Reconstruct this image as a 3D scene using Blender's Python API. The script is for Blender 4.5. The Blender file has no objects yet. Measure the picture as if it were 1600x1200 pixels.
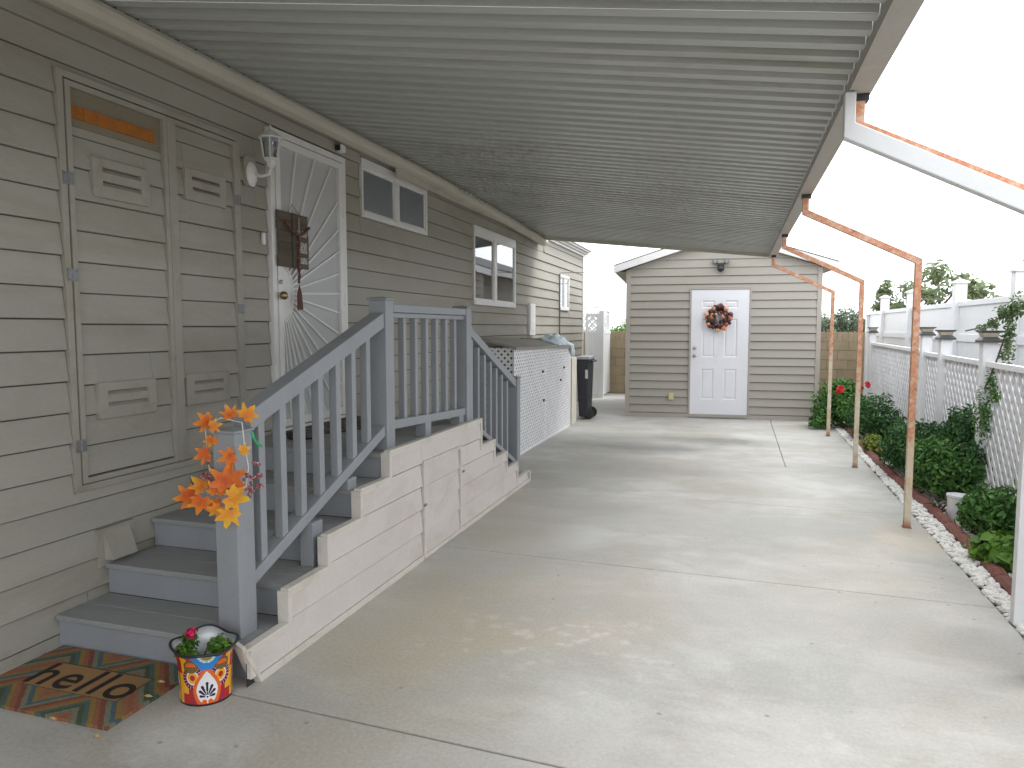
import bpy, bmesh, math, random
from mathutils import Vector, Matrix, Euler
import numpy as np
random.seed(7)
RNG = np.random.default_rng(11)
sc = bpy.context.scene
COL = sc.collection
R = math.radians

# ------------------------------------------------------------------ camera, sky, sun, exposure
cam_d = bpy.data.cameras.new('camera')
cam_d.sensor_width = 36.0
cam_d.lens = 36.0 * 1110.0 / 1600.0
cam_d.clip_start = 0.05
cam_d.clip_end = 2000
cam = bpy.data.objects.new('camera', cam_d)
COL.objects.link(cam)
cam.location = (0, 0, 1.5)
cam.rotation_euler = (R(90 - 4.533), 0, R(17.356))
sc.camera = cam

SUN_EL, SUN_AZ = 52.0, 62.0      # azimuth measured from +Y (down the driveway) towards +X
world = bpy.data.worlds.new('World')
sc.world = world
world.use_nodes = True
wn = world.node_tree
wn.nodes.clear()
w_out = wn.nodes.new('ShaderNodeOutputWorld')
w_bg = wn.nodes.new('ShaderNodeBackground')
w_sky = wn.nodes.new('ShaderNodeTexSky')
w_sky.sky_type = 'NISHITA'
w_sky.sun_disc = False
w_sky.sun_elevation = R(SUN_EL)
w_sky.sun_rotation = R(SUN_AZ)
w_sky.dust_density = 4.0
w_hsv = wn.nodes.new('ShaderNodeHueSaturation')
w_hsv.inputs['Saturation'].default_value = 0.12
w_mix = wn.nodes.new('ShaderNodeMix')
w_mix.data_type = 'RGBA'
w_mix.inputs[0].default_value = 0.72
w_mix.inputs[7].default_value = (14.6, 15.2, 16.0, 1)     # even, bright layer of cloud
wn.links.new(w_sky.outputs[0], w_hsv.inputs['Color'])
wn.links.new(w_hsv.outputs[0], w_mix.inputs[6])
wn.links.new(w_mix.outputs[2], w_bg.inputs['Color'])
w_bg.inputs['Strength'].default_value = 0.15
wn.links.new(w_bg.outputs[0], w_out.inputs[0])

sun_d = bpy.data.lights.new('sun', 'SUN')
sun_d.energy = 1.1
sun_d.angle = R(25)
sun_d.color = (1.0, 0.97, 0.92)
sun = bpy.data.objects.new('sun', sun_d)
COL.objects.link(sun)
sd = Vector((math.sin(R(SUN_AZ)) * math.cos(R(SUN_EL)), math.cos(R(SUN_AZ)) * math.cos(R(SUN_EL)), math.sin(R(SUN_EL))))
sun.rotation_euler = (-sd).to_track_quat('-Z', 'Y').to_euler()
sun.location = (10, 5, 20)

sc.view_settings.view_transform = 'Standard'
sc.view_settings.look = 'None'
sc.view_settings.gamma = 1
sc.view_settings.use_curve_mapping = False
sc.view_settings.exposure = 0.48
sc.render.engine = 'CYCLES'
sc.cycles.max_bounces = 10
sc.cycles.diffuse_bounces = 6
sc.cycles.transparent_max_bounces = 12

# ------------------------------------------------------------------ helpers
ORG = {}      # world position of every object's origin


def tag(o, label=None, cat=None, group=None, kind=None):
    if label: o['label'] = label
    if cat: o['category'] = cat
    if group: o['group'] = group
    if kind: o['kind'] = kind
    return o


def thing(name, loc, label=None, cat=None, group=None, kind=None, parent=None, rz=0.0):
    o = bpy.data.objects.new(name, None)
    o.empty_display_size = 0.1
    COL.objects.link(o)
    if parent is not None:
        o.parent = parent
        o.location = Vector(loc) - ORG[parent.name]
    else:
        o.location = loc
    o.rotation_euler = (0, 0, rz)
    ORG[o.name] = Vector(loc) if rz == 0 else Vector((0, 0, 0))
    return tag(o, label, cat, group, kind)


class MB:
    def __init__(s):
        s.v = []; s.f = []

    def add(s, vs, fs):
        n = len(s.v)
        s.v += [tuple(p) for p in vs]
        s.f += [tuple(i + n for i in f) for f in fs]
        return s

    def box(s, x0, x1, y0, y1, z0, z1):
        return s.add([(x0, y0, z0), (x1, y0, z0), (x1, y1, z0), (x0, y1, z0), (x0, y0, z1), (x1, y0, z1), (x1, y1, z1), (x0, y1, z1)],
                     [(0, 3, 2, 1), (4, 5, 6, 7), (0, 1, 5, 4), (1, 2, 6, 5), (2, 3, 7, 6), (3, 0, 4, 7)])

    def prism(s, pts, d):
        """pts: ring of 3-D points, d: extrusion vector"""
        n = len(pts); d = Vector(d)
        a = [Vector(p) for p in pts]; b = [p + d for p in a]
        return s.add(a + b, [tuple(range(n - 1, -1, -1)), tuple(range(n, 2 * n))] + [(i, (i + 1) % n, n + (i + 1) % n, n + i) for i in range(n)])

    def bar(s, a, b, w, h=None, upv=(0, 0, 1)):
        """rectangular bar from a to b"""
        h = h or w
        a = Vector(a); b = Vector(b); d = (b - a).normalized(); u = Vector(upv)
        if abs(d.dot(u)) > 0.98: u = Vector((0, 1, 0))
        x = d.cross(u).normalized(); y = x.cross(d).normalized()
        vs = []
        for p in (a, b):
            for sx, sy in ((-1, -1), (1, -1), (1, 1), (-1, 1)):
                vs.append(p + x * (sx * w / 2) + y * (sy * h / 2))
        return s.add(vs, [(0, 3, 2, 1), (4, 5, 6, 7), (0, 1, 5, 4), (1, 2, 6, 5), (2, 3, 7, 6), (3, 0, 4, 7)])

    def tube(s, pts, r, n=8, cap=True):
        pts = [Vector(p) for p in pts]
        rs = r if isinstance(r, (list, tuple)) else [r] * len(pts)
        base = len(s.v); prev = None
        for i, p in enumerate(pts):
            t = (pts[min(i + 1, len(pts) - 1)] - pts[max(i - 1, 0)]).normalized()
            if prev is None:
                u = Vector((0, 0, 1)) if abs(t.z) < 0.9 else Vector((1, 0, 0))
                x = t.cross(u).normalized()
            else:
                x = (prev - t * prev.dot(t)).normalized()
            prev = x; y = t.cross(x)
            for k in range(n):
                a = 2 * math.pi * k / n
                s.v.append(tuple(p + (x * math.cos(a) + y * math.sin(a)) * rs[i]))
        for i in range(len(pts) - 1):
            for k in range(n):
                s.f.append((base + i * n + k, base + i * n + (k + 1) % n, base + (i + 1) * n + (k + 1) % n, base + (i + 1) * n + k))
        if cap:
            s.f.append(tuple(base + k for k in range(n - 1, -1, -1)))
            s.f.append(tuple(base + (len(pts) - 1) * n + k for k in range(n)))
        return s

    def lathe(s, c, prof, n=24, axis='Z', sx=1.0, sy=1.0):
        """prof: (r, h) list"""
        c = Vector(c); base = len(s.v)
        for r, h in prof:
            for k in range(n):
                a = 2 * math.pi * k / n
                p, q = r * math.cos(a) * sx, r * math.sin(a) * sy
                o = {'Z': (p, q, h), 'X': (h, p, q), 'Y': (p, h, q)}[axis]
                s.v.append(tuple(c + Vector(o)))
        for i in range(len(prof) - 1):
            for k in range(n):
                s.f.append((base + i * n + k, base + i * n + (k + 1) % n, base + (i + 1) * n + (k + 1) % n, base + (i + 1) * n + k))
        s.f.append(tuple(base + k for k in range(n - 1, -1, -1)))
        s.f.append(tuple(base + (len(prof) - 1) * n + k for k in range(n)))
        return s

    def ball(s, c, r, n=8, m=6, sc3=(1, 1, 1)):
        c = Vector(c); base = len(s.v)
        for i in range(1, m):
            th = math.pi * i / m
            for k in range(n):
                a = 2 * math.pi * k / n
                s.v.append((c.x + r * sc3[0] * math.sin(th) * math.cos(a), c.y + r * sc3[1] * math.sin(th) * math.sin(a), c.z + r * sc3[2] * math.cos(th)))
        t = len(s.v); s.v.append((c.x, c.y, c.z + r * sc3[2])); s.v.append((c.x, c.y, c.z - r * sc3[2]))
        for i in range(m - 2):
            for k in range(n):
                s.f.append((base + i * n + k, base + (i + 1) * n + k, base + (i + 1) * n + (k + 1) % n, base + i * n + (k + 1) % n))
        for k in range(n):
            s.f.append((t, base + k, base + (k + 1) % n))
            s.f.append((t + 1, base + (m - 2) * n + (k + 1) % n, base + (m - 2) * n + k))
        return s

    def mesh(s, name, mat, smooth=False, org=(0, 0, 0)):
        me = bpy.data.meshes.new(name)
        o = Vector(org)
        me.from_pydata([(p[0] - o.x, p[1] - o.y, p[2] - o.z) for p in s.v], [], s.f)
        bm = bmesh.new(); bm.from_mesh(me)
        bmesh.ops.recalc_face_normals(bm, faces=bm.faces)
        bm.to_mesh(me); bm.free()
        if mat is not None: me.materials.append(mat)
        if smooth: me.shade_smooth() if hasattr(me, 'shade_smooth') else me.polygons.foreach_set('use_smooth', [True] * len(me.polygons))
        return me

    def build(s, name, mat, parent=None, smooth=False, bevel=0.0, label=None, cat=None, group=None, kind=None, org=None):
        """world-coordinate geometry; the object's origin is its parent's, or org"""
        if org is None:
            org = ORG[parent.name] if parent is not None else Vector((0, 0, 0))
        org = Vector(org)
        me = s.mesh(name, mat, smooth, org)
        o = bpy.data.objects.new(name, me)
        COL.objects.link(o)
        if parent is not None:
            o.parent = parent
            o.location = org - ORG[parent.name]
        else:
            o.location = org
        ORG[o.name] = org.copy()
        if bevel:
            b = o.modifiers.new('bevel', 'BEVEL'); b.width = bevel; b.segments = 2; b.limit_method = 'ANGLE'; b.angle_limit = R(35)
        return tag(o, label, cat, group, kind)


def inst(name, me, parent, loc, rot=(0, 0, 0), scale=(1, 1, 1)):
    o = bpy.data.objects.new(name, me)
    COL.objects.link(o)
    o.parent = parent
    o.location = Vector(loc) - ORG[parent.name]
    o.rotation_euler = rot
    o.scale = scale
    ORG[o.name] = Vector(loc)
    return o


# ------------------------------------------------------------------ materials
def new_mat(name):
    m = bpy.data.materials.new(name); m.use_nodes = True
    nt = m.node_tree
    b = nt.nodes['Principled BSDF']
    return m, nt, b


def N(nt, t, **kw):
    n = nt.nodes.new(t)
    for k, v in kw.items():
        setattr(n, k, v)
    return n


def noise(nt, vec, scale, detail=4, rough=0.55, dist=0.0):
    n = N(nt, 'ShaderNodeTexNoise')
    n.inputs['Scale'].default_value = scale; n.inputs['Detail'].default_value = detail
    n.inputs['Roughness'].default_value = rough; n.inputs['Distortion'].default_value = dist
    nt.links.new(vec, n.inputs['Vector'])
    return n.outputs['Fac']


def ramp(nt, fac, stops):
    r = N(nt, 'ShaderNodeValToRGB')
    e = r.color_ramp.elements
    while len(e) > 1: e.remove(e[-1])
    for i, (p, c) in enumerate(stops):
        c4 = (c, c, c, 1) if not isinstance(c, (tuple, list)) else (*c[:3], 1)
        if i == 0: e[0].position = p; e[0].color = c4
        else:
            x = e.new(p); x.color = c4
    nt.links.new(fac, r.inputs[0])
    return r.outputs[0]


def mix(nt, fac, a, b, mode='MIX'):
    m = N(nt, 'ShaderNodeMix', data_type='RGBA', blend_type=mode)
    for sock, v in ((m.inputs[0], fac), (m.inputs[6], a), (m.inputs[7], b)):
        if isinstance(v, (int, float)): sock.default_value = v
        elif isinstance(v, (tuple, list)): sock.default_value = (*v[:3], 1)
        else: nt.links.new(v, sock)
    return m.outputs[2]


def mathn(nt, op, a, b=None, c=None):
    m = N(nt, 'ShaderNodeMath', operation=op)
    for i, v in enumerate((a, b, c)):
        if v is None: continue
        if isinstance(v, (int, float)): m.inputs[i].default_value = v
        else: nt.links.new(v, m.inputs[i])
    return m.outputs[0]


def pos(nt, scale=(1, 1, 1)):
    g = N(nt, 'ShaderNodeNewGeometry')
    if scale == (1, 1, 1): return g.outputs['Position']
    mp = N(nt, 'ShaderNodeMapping'); mp.inputs['Scale'].default_value = scale
    nt.links.new(g.outputs['Position'], mp.inputs['Vector'])
    return mp.outputs[0]


def surf(name, col, rough=0.6, var=0.12, nscale=3.0, fine=60.0, finev=0.06, rnd=0.0, dirt=None, dirt_amt=0.5, dirt_scale=2.0, bump=0.15,
         bscale=120.0, bdist=0.002, stretch=(1, 1, 1), metal=0.0, coat=0.0, spec=0.5):
    """general weathered surface: broad tone drift, fine grain, stains, relief"""
    m, nt, b = new_mat(name)
    p = pos(nt, stretch)
    n1 = noise(nt, p, nscale, 5, 0.6)
    n2 = noise(nt, p, fine, 3, 0.6)
    dk = tuple(c * (1 - var) for c in col); lt = tuple(min(1, c * (1 + var)) for c in col)
    c = ramp(nt, n1, [(0.3, dk), (0.7, lt)])
    c = mix(nt, finev * 4, c, ramp(nt, n2, [(0.35, tuple(x * (1 - 0.25) for x in col)), (0.65, tuple(min(1, x * 1.2) for x in col))]))
    if rnd:
        oi = N(nt, 'ShaderNodeObjectInfo')
        k = mathn(nt, 'MULTIPLY_ADD', oi.outputs['Random'], 2 * rnd, 1 - rnd)
        cc = N(nt, 'ShaderNodeCombineColor')
        for i in range(3): nt.links.new(k, cc.inputs[i])
        c = mix(nt, 1.0, c, cc.outputs[0], 'MULTIPLY')
    if dirt is not None:
        d = noise(nt, p, dirt_scale, 6, 0.68, 0.6)
        f = ramp(nt, d, [(0.5, 0.0), (0.72, dirt_amt)])
        c = mix(nt, f, c, dirt)
    nt.links.new(c, b.inputs['Base Color'])
    rr = N(nt, 'ShaderNodeMapRange'); rr.inputs[3].default_value = max(0.02, rough - 0.08); rr.inputs[4].default_value = min(1, rough + 0.1)
    nt.links.new(n1, rr.inputs[0]); nt.links.new(rr.outputs[0], b.inputs['Roughness'])
    b.inputs['Metallic'].default_value = metal
    b.inputs['Coat Weight'].default_value = coat
    b.inputs['Specular IOR Level'].default_value = spec
    if bump:
        bp = N(nt, 'ShaderNodeBump'); bp.inputs['Strength'].default_value = bump; bp.inputs['Distance'].default_value = bdist
        nt.links.new(noise(nt, p, bscale, 4, 0.6), bp.inputs['Height']); nt.links.new(bp.outputs[0], b.inputs['Normal'])
    return m


M = {}
M['siding'] = surf('house_siding', (0.365, 0.347, 0.300), 0.72, 0.07, 1.6, 90, 0.03, rnd=0.03, dirt=(0.22, 0.185, 0.12), dirt_amt=0.5, dirt_scale=1.1, bump=0.25, bscale=60, stretch=(1, 0.35, 1.2), spec=0.3)
M['siding_trim'] = surf('siding_trim', (0.355, 0.335, 0.285), 0.6, 0.07, 3, 90, 0.03, dirt=(0.22, 0.17, 0.11), dirt_amt=0.4, dirt_scale=4, bump=0.15, spec=0.3)
M['skirt'] = surf('skirting', (0.585, 0.54, 0.51), 0.6, 0.05, 2.0, 80, 0.03, rnd=0.025, dirt=(0.42, 0.34, 0.26), dirt_amt=0.5, dirt_scale=2.6, bump=0.2, bscale=70, stretch=(1, 0.6, 1))
M['skirt_trim'] = surf('skirting_trim', (0.60, 0.56, 0.505), 0.55, 0.06, 3.0, 80, 0.03, dirt=(0.34, 0.30, 0.22), dirt_amt=0.5, dirt_scale=5, bump=0.15)
M['shed'] = surf('shed_siding', (0.39, 0.362, 0.318), 0.6, 0.05, 1.3, 80, 0.03, rnd=0.03, dirt=(0.34, 0.29, 0.22), dirt_amt=0.4, dirt_scale=1.5, bump=0.2, bscale=70, stretch=(0.5, 1, 1))
M['shed_trim'] = surf('shed_trim', (0.42, 0.38, 0.33), 0.6, 0.06, 3, 80, 0.03, bump=0.15)
M['rail'] = surf('grey_railing', (0.275, 0.290, 0.310), 0.55, 0.06, 4, 140, 0.04, rnd=0.02, dirt=(0.2, 0.2, 0.2), dirt_amt=0.25, dirt_scale=9, bump=0.35, bscale=(90), bdist=0.0015, stretch=(1, 1, 0.5))
M['tread'] = surf('grey_decking', (0.275, 0.28, 0.282), 0.65, 0.08, 5, 160, 0.05, rnd=0.04, dirt=(0.16, 0.15, 0.13), dirt_amt=0.5, dirt_scale=5, bump=0.5, bscale=110, bdist=0.002, stretch=(0.25, 1, 1))
M['white'] = surf('white_vinyl', (0.78, 0.79, 0.80), 0.35, 0.02, 2, 60, 0.01, dirt=(0.62, 0.60, 0.54), dirt_amt=0.25, dirt_scale=2.5, bump=0.03)
M['white_paint'] = surf('white_paint', (0.74, 0.73, 0.71), 0.4, 0.03, 3, 80, 0.02, dirt=(0.5, 0.47, 0.42), dirt_amt=0.3, dirt_scale=4, bump=0.08)
M['lattice'] = surf('white_lattice', (0.86, 0.86, 0.88), 0.42, 0.03, 3, 60, 0.02, rnd=0.03, dirt=(0.6, 0.58, 0.54), dirt_amt=0.3, dirt_scale=6, bump=0.05)
M['lattice_old'] = surf('weathered_lattice', (0.68, 0.68, 0.69), 0.5, 0.05, 3, 60, 0.03, rnd=0.05, dirt=(0.45, 0.44, 0.4), dirt_amt=0.45, dirt_scale=5, bump=0.1)
M['door_white'] = surf('shed_door_paint', (0.80, 0.80, 0.84), 0.35, 0.02, 2, 60, 0.01, dirt=(0.66, 0.64, 0.62), dirt_amt=0.25, dirt_scale=2, bump=0.05)
M['mesh_white'] = surf('security_screen', (0.50, 0.50, 0.50), 0.6, 0.03, 4, 300, 0.06, bump=0.3, bscale=500)
M['gutter'] = surf('cream_gutter', (0.50, 0.465, 0.39), 0.5, 0.06, 1.5, 60, 0.02, dirt=(0.30, 0.27, 0.19), dirt_amt=0.4, dirt_scale=2.2, bump=0.05, stretch=(1, 0.5, 1))
M['roofpan'] = surf('carport_roof_metal', (0.45, 0.46, 0.44), 0.36, 0.05, 1.2, 50, 0.03, rnd=0.05, dirt=(0.26, 0.26, 0.19), dirt_amt=0.65, dirt_scale=1.3, bump=0.06, bscale=25, bdist=0.004, stretch=(0.3, 1.5, 1))
M['beam'] = surf('carport_beam_paint', (0.44, 0.42, 0.38), 0.45, 0.05, 2, 60, 0.03, dirt=(0.33, 0.30, 0.25), dirt_amt=0.4, dirt_scale=5, bump=0.08)
M['gap_shade'] = surf('shade_backing', (0.10, 0.088, 0.072), 0.9, 0.1, 5, 60, 0.02, bump=0)  # dark backing: shadow of board gaps, slots and lattice holes put into its colour
M['dark'] = surf('dark_void', (0.03, 0.03, 0.032), 0.8, 0.1, 5, 60, 0.02, bump=0)
M['black'] = surf('black_plastic', (0.022, 0.022, 0.024), 0.4, 0.1, 5, 60, 0.02, bump=0.05)
M['bin'] = surf('charcoal_bin_plastic', (0.030, 0.034, 0.046), 0.45, 0.12, 5, 120, 0.03, dirt=(0.08, 0.08, 0.08), dirt_amt=0.3, dirt_scale=8, bump=0.2)
M['binlid'] = surf('bin_lid_dusty', (0.34, 0.35, 0.36), 0.4, 0.1, 5, 120, 0.03, bump=0.1)
M['cream'] = surf('cream_plastic', (0.66, 0.62, 0.54), 0.5, 0.04, 3, 60, 0.02, bump=0.05)
M['brass'] = surf('aged_brass', (0.30, 0.22, 0.12), 0.3, 0.15, 40, 120, 0.05, metal=0.9, bump=0.1)
M['steel'] = surf('satin_nickel', (0.45, 0.43, 0.40), 0.3, 0.1, 40, 120, 0.03, metal=0.9, bump=0.05)
M['galv'] = surf('galvanised_hinge', (0.24, 0.245, 0.25), 0.5, 0.15, 30, 120, 0.06, metal=0.5, bump=0.1)
M['insul'] = surf('orange_insulation', (0.42, 0.15, 0.025), 0.9, 0.25, 14, 90, 0.08, bump=0.8, bscale=50, bdist=0.01)
M['cmu'] = surf('tan_block', (0.36, 0.285, 0.185), 0.9, 0.08, 4, 90, 0.06, rnd=0.08, dirt=(0.26, 0.2, 0.13), dirt_amt=0.4, dirt_scale=3, bump=0.7, bscale=90, bdist=0.004)
M['mortar'] = surf('mortar', (0.25, 0.21, 0.15), 0.95, 0.08, 6, 90, 0.06, bump=0.5)
M['soil'] = surf('garden_soil', (0.085, 0.062, 0.043), 0.95, 0.25, 8, 60, 0.1, bump=1.0, bscale=40, bdist=0.015)
M['ground'] = surf('dry_ground', (0.22, 0.19, 0.15), 0.95, 0.2, 0.5, 8, 0.06, bump=0.4, bscale=8, bdist=0.02)
M['pebble'] = surf('white_pebble', (0.66, 0.64, 0.60), 0.7, 0.07, 30, 120, 0.05, rnd=0.16, bump=0.5, bscale=150)
M['edging'] = surf('red_edging', (0.20, 0.075, 0.058), 0.9, 0.2, 12, 90, 0.1, rnd=0.08, dirt=(0.30, 0.17, 0.13), dirt_amt=0.4, dirt_scale=14, bump=1.0, bscale=70, bdist=0.008)
M['plank'] = surf('weathered_lid', (0.30, 0.275, 0.24), 0.8, 0.12, 5, 90, 0.05, rnd=0.06, bump=0.5, stretch=(1, 0.3, 1))
M['wood'] = surf('dark_stained_wood', (0.10, 0.078, 0.055), 0.75, 0.3, 9, 70, 0.08, rnd=0.2, bump=0.5, bscale=60, stretch=(1, 0.25, 4))
M['bark'] = surf('bark', (0.12, 0.085, 0.06), 0.9, 0.25, 12, 60, 0.1, bump=0.9, bscale=50, bdist=0.01)
M['cloth'] = surf('blue_grey_cloth', (0.50, 0.58, 0.62), 0.8, 0.1, 9, 90, 0.05, bump=0.6, bscale=35, bdist=0.01)
M['rope'] = surf('jute_rope', (0.34, 0.28, 0.19), 0.9, 0.2, 60, 300, 0.1, bump=1, bscale=300)
M['bead'] = surf('brown_beads', (0.14, 0.05, 0.03), 0.5, 0.3, 60, 200, 0.1, bump=0.2)
M['wire'] = surf('cable', (0.16, 0.16, 0.16), 0.6, 0.1, 5, 60, 0.02, bump=0)
M['green_tie'] = surf('green_ribbon', (0.01, 0.33, 0.12), 0.4, 0.05, 10, 60, 0.02, bump=0)
M['white_print'] = surf('white_print', (0.62, 0.62, 0.60), 0.8, 0.1, 60, 200, 0.1, bump=0)
M['black_print'] = surf('black_print', (0.02, 0.012, 0.01), 0.95, 0.3, 60, 400, 0.1, bump=1, bscale=400)
M['shingle'] = surf('roof_shingle', (0.10, 0.095, 0.09), 0.9, 0.2, 10, 90, 0.08, bump=0.6)
M['solar'] = surf('solar_cap_metal', (0.075, 0.072, 0.072), 0.45, 0.1, 10, 60, 0.03, bump=0.05)
M['amber'] = surf('frosted_lamp_panel', (0.50, 0.44, 0.34), 0.4, 0.08, 20, 60, 0.03, bump=0)
M['yellow_wall'] = surf('yellow_stucco', (0.62, 0.55, 0.30), 0.9, 0.04, 1, 20, 0.02, bump=0)
M['blind'] = surf('window_blind', (0.62, 0.63, 0.64), 0.7, 0.04, 3, 60, 0.02, bump=0)
M['red_petal'] = surf('red_petal', (0.60, 0.02, 0.02), 0.6, 0.15, 60, 100, 0.05, bump=0)
M['pink_petal'] = surf('pink_petal', (0.58, 0.01, 0.10), 0.6, 0.15, 60, 100, 0.05, bump=0)
M['berry'] = surf('frosted_berry', (0.24, 0.035, 0.045), 0.35, 0.2, 120, 300, 0.2, dirt=(0.85, 0.80, 0.80), dirt_amt=1.0, dirt_scale=110, bump=0)
M['dry_leaf'] = surf('dry_leaf', (0.42, 0.30, 0.13), 0.9, 0.2, 40, 120, 0.1, bump=0.3)


def glass_mat(name, tint, base_refl=0.06, rough=0.02):
    m, nt, b = new_mat(name)
    nt.nodes.remove(b)
    out = [n for n in nt.nodes if n.type == 'OUTPUT_MATERIAL'][0]
    tr = N(nt, 'ShaderNodeBsdfTransparent'); tr.inputs[0].default_value = (*tint, 1)
    gl = N(nt, 'ShaderNodeBsdfGlossy'); gl.inputs['Roughness'].default_value = rough; gl.inputs[0].default_value = (0.95, 0.97, 1, 1)
    lw = N(nt, 'ShaderNodeFresnel'); lw.inputs[0].default_value = 1.55
    f = mathn(nt, 'ADD', lw.outputs[0], base_refl)
    ms = N(nt, 'ShaderNodeMixShader')
    nt.links.new(f, ms.inputs[0]); nt.links.new(tr.outputs[0], ms.inputs[1]); nt.links.new(gl.outputs[0], ms.inputs[2])
    nt.links.new(ms.outputs[0], out.inputs[0])
    return m


M['glass'] = glass_mat('window_glass', (0.88, 0.90, 0.91), 0.22)
M['screen'] = glass_mat('screened_glass', (0.92, 0.93, 0.94), 0.02, 0.35)
M['lamp_glass'] = glass_mat('lantern_glass', (0.78, 0.80, 0.82), 0.05, 0.05)


def leaf_mat(name, a, b2, rough=0.55, trans=0.25):
    m, nt, b = new_mat(name)
    g = N(nt, 'ShaderNodeNewGeometry')
    n1 = noise(nt, g.outputs['Position'], 6, 3)
    f = mathn(nt, 'MULTIPLY_ADD', g.outputs['Random Per Island'], 0.7, mathn(nt, 'MULTIPLY_ADD', n1, 0.9, -0.3))
    c = ramp(nt, f, [(0.1, a), (0.9, b2)])
    nt.links.new(c, b.inputs['Base Color'])
    b.inputs['Roughness'].default_value = rough
    b.inputs['Specular IOR Level'].default_value = 0.35
    tl = N(nt, 'ShaderNodeBsdfTranslucent'); nt.links.new(c, tl.inputs[0])
    ms = N(nt, 'ShaderNodeMixShader'); ms.inputs[0].default_value = trans
    out = [n for n in nt.nodes if n.type == 'OUTPUT_MATERIAL'][0]
    nt.links.new(b.outputs[0], ms.inputs[1]); nt.links.new(tl.outputs[0], ms.inputs[2]); nt.links.new(ms.outputs[0], out.inputs[0])
    return m


M['leaf_dark'] = leaf_mat('dark_shrub_leaf', (0.018, 0.06, 0.022), (0.105, 0.24, 0.07))
M['leaf_mid'] = leaf_mat('mid_green_leaf', (0.03, 0.09, 0.022), (0.16, 0.34, 0.08))
M['leaf_bright'] = leaf_mat('bright_green_leaf', (0.05, 0.13, 0.015), (0.19, 0.36, 0.05))
M['leaf_yellow'] = leaf_mat('yellow_green_leaf', (0.11, 0.16, 0.02), (0.34, 0.40, 0.08))
M['leaf_tree'] = leaf_mat('tree_leaf', (0.13, 0.18, 0.09), (0.36, 0.42, 0.24), trans=0.5)
M['leaf_far'] = leaf_mat('far_leaf', (0.10, 0.14, 0.09), (0.22, 0.27, 0.18))
M['leaf_vine'] = leaf_mat('vine_leaf', (0.06, 0.10, 0.04), (0.20, 0.27, 0.12), trans=0.35)


def autumn_mat():
    m, nt, b = new_mat('autumn_leaf')
    tc = N(nt, 'ShaderNodeTexCoord'); oi = N(nt, 'ShaderNodeObjectInfo')
    add = N(nt, 'ShaderNodeVectorMath', operation='ADD')
    nt.links.new(tc.outputs['Object'], add.inputs[0])
    cb = N(nt, 'ShaderNodeCombineXYZ'); nt.links.new(mathn(nt, 'MULTIPLY', oi.outputs['Random'], 9.0), cb.inputs[0])
    nt.links.new(cb.outputs[0], add.inputs[1])
    n1 = noise(nt, add.outputs[0], 1.6, 3)
    ln_ = N(nt, 'ShaderNodeVectorMath', operation='LENGTH'); nt.links.new(tc.outputs['Object'], ln_.inputs[0])
    f = mathn(nt, 'MULTIPLY_ADD', oi.outputs['Random'], 0.45, mathn(nt, 'MULTIPLY_ADD', n1, 0.8, -0.42))
    f = mathn(nt, 'MULTIPLY_ADD', ln_.outputs['Value'], 0.42, f)
    c = ramp(nt, f, [(0.05, (0.62, 0.09, 0.015)), (0.3, (0.80, 0.22, 0.03)), (0.55, (0.86, 0.38, 0.03)), (0.85, (0.86, 0.62, 0.05))])
    nt.links.new(c, b.inputs['Base Color'])
    b.inputs['Roughness'].default_value = 0.6
    tl = N(nt, 'ShaderNodeBsdfTranslucent'); nt.links.new(c, tl.inputs[0])
    ms = N(nt, 'ShaderNodeMixShader'); ms.inputs[0].default_value = 0.3
    out = [n for n in nt.nodes if n.type == 'OUTPUT_MATERIAL'][0]
    nt.links.new(b.outputs[0], ms.inputs[1]); nt.links.new(tl.outputs[0], ms.inputs[2]); nt.links.new(ms.outputs[0], out.inputs[0])
    return m


M['autumn'] = autumn_mat()


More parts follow.
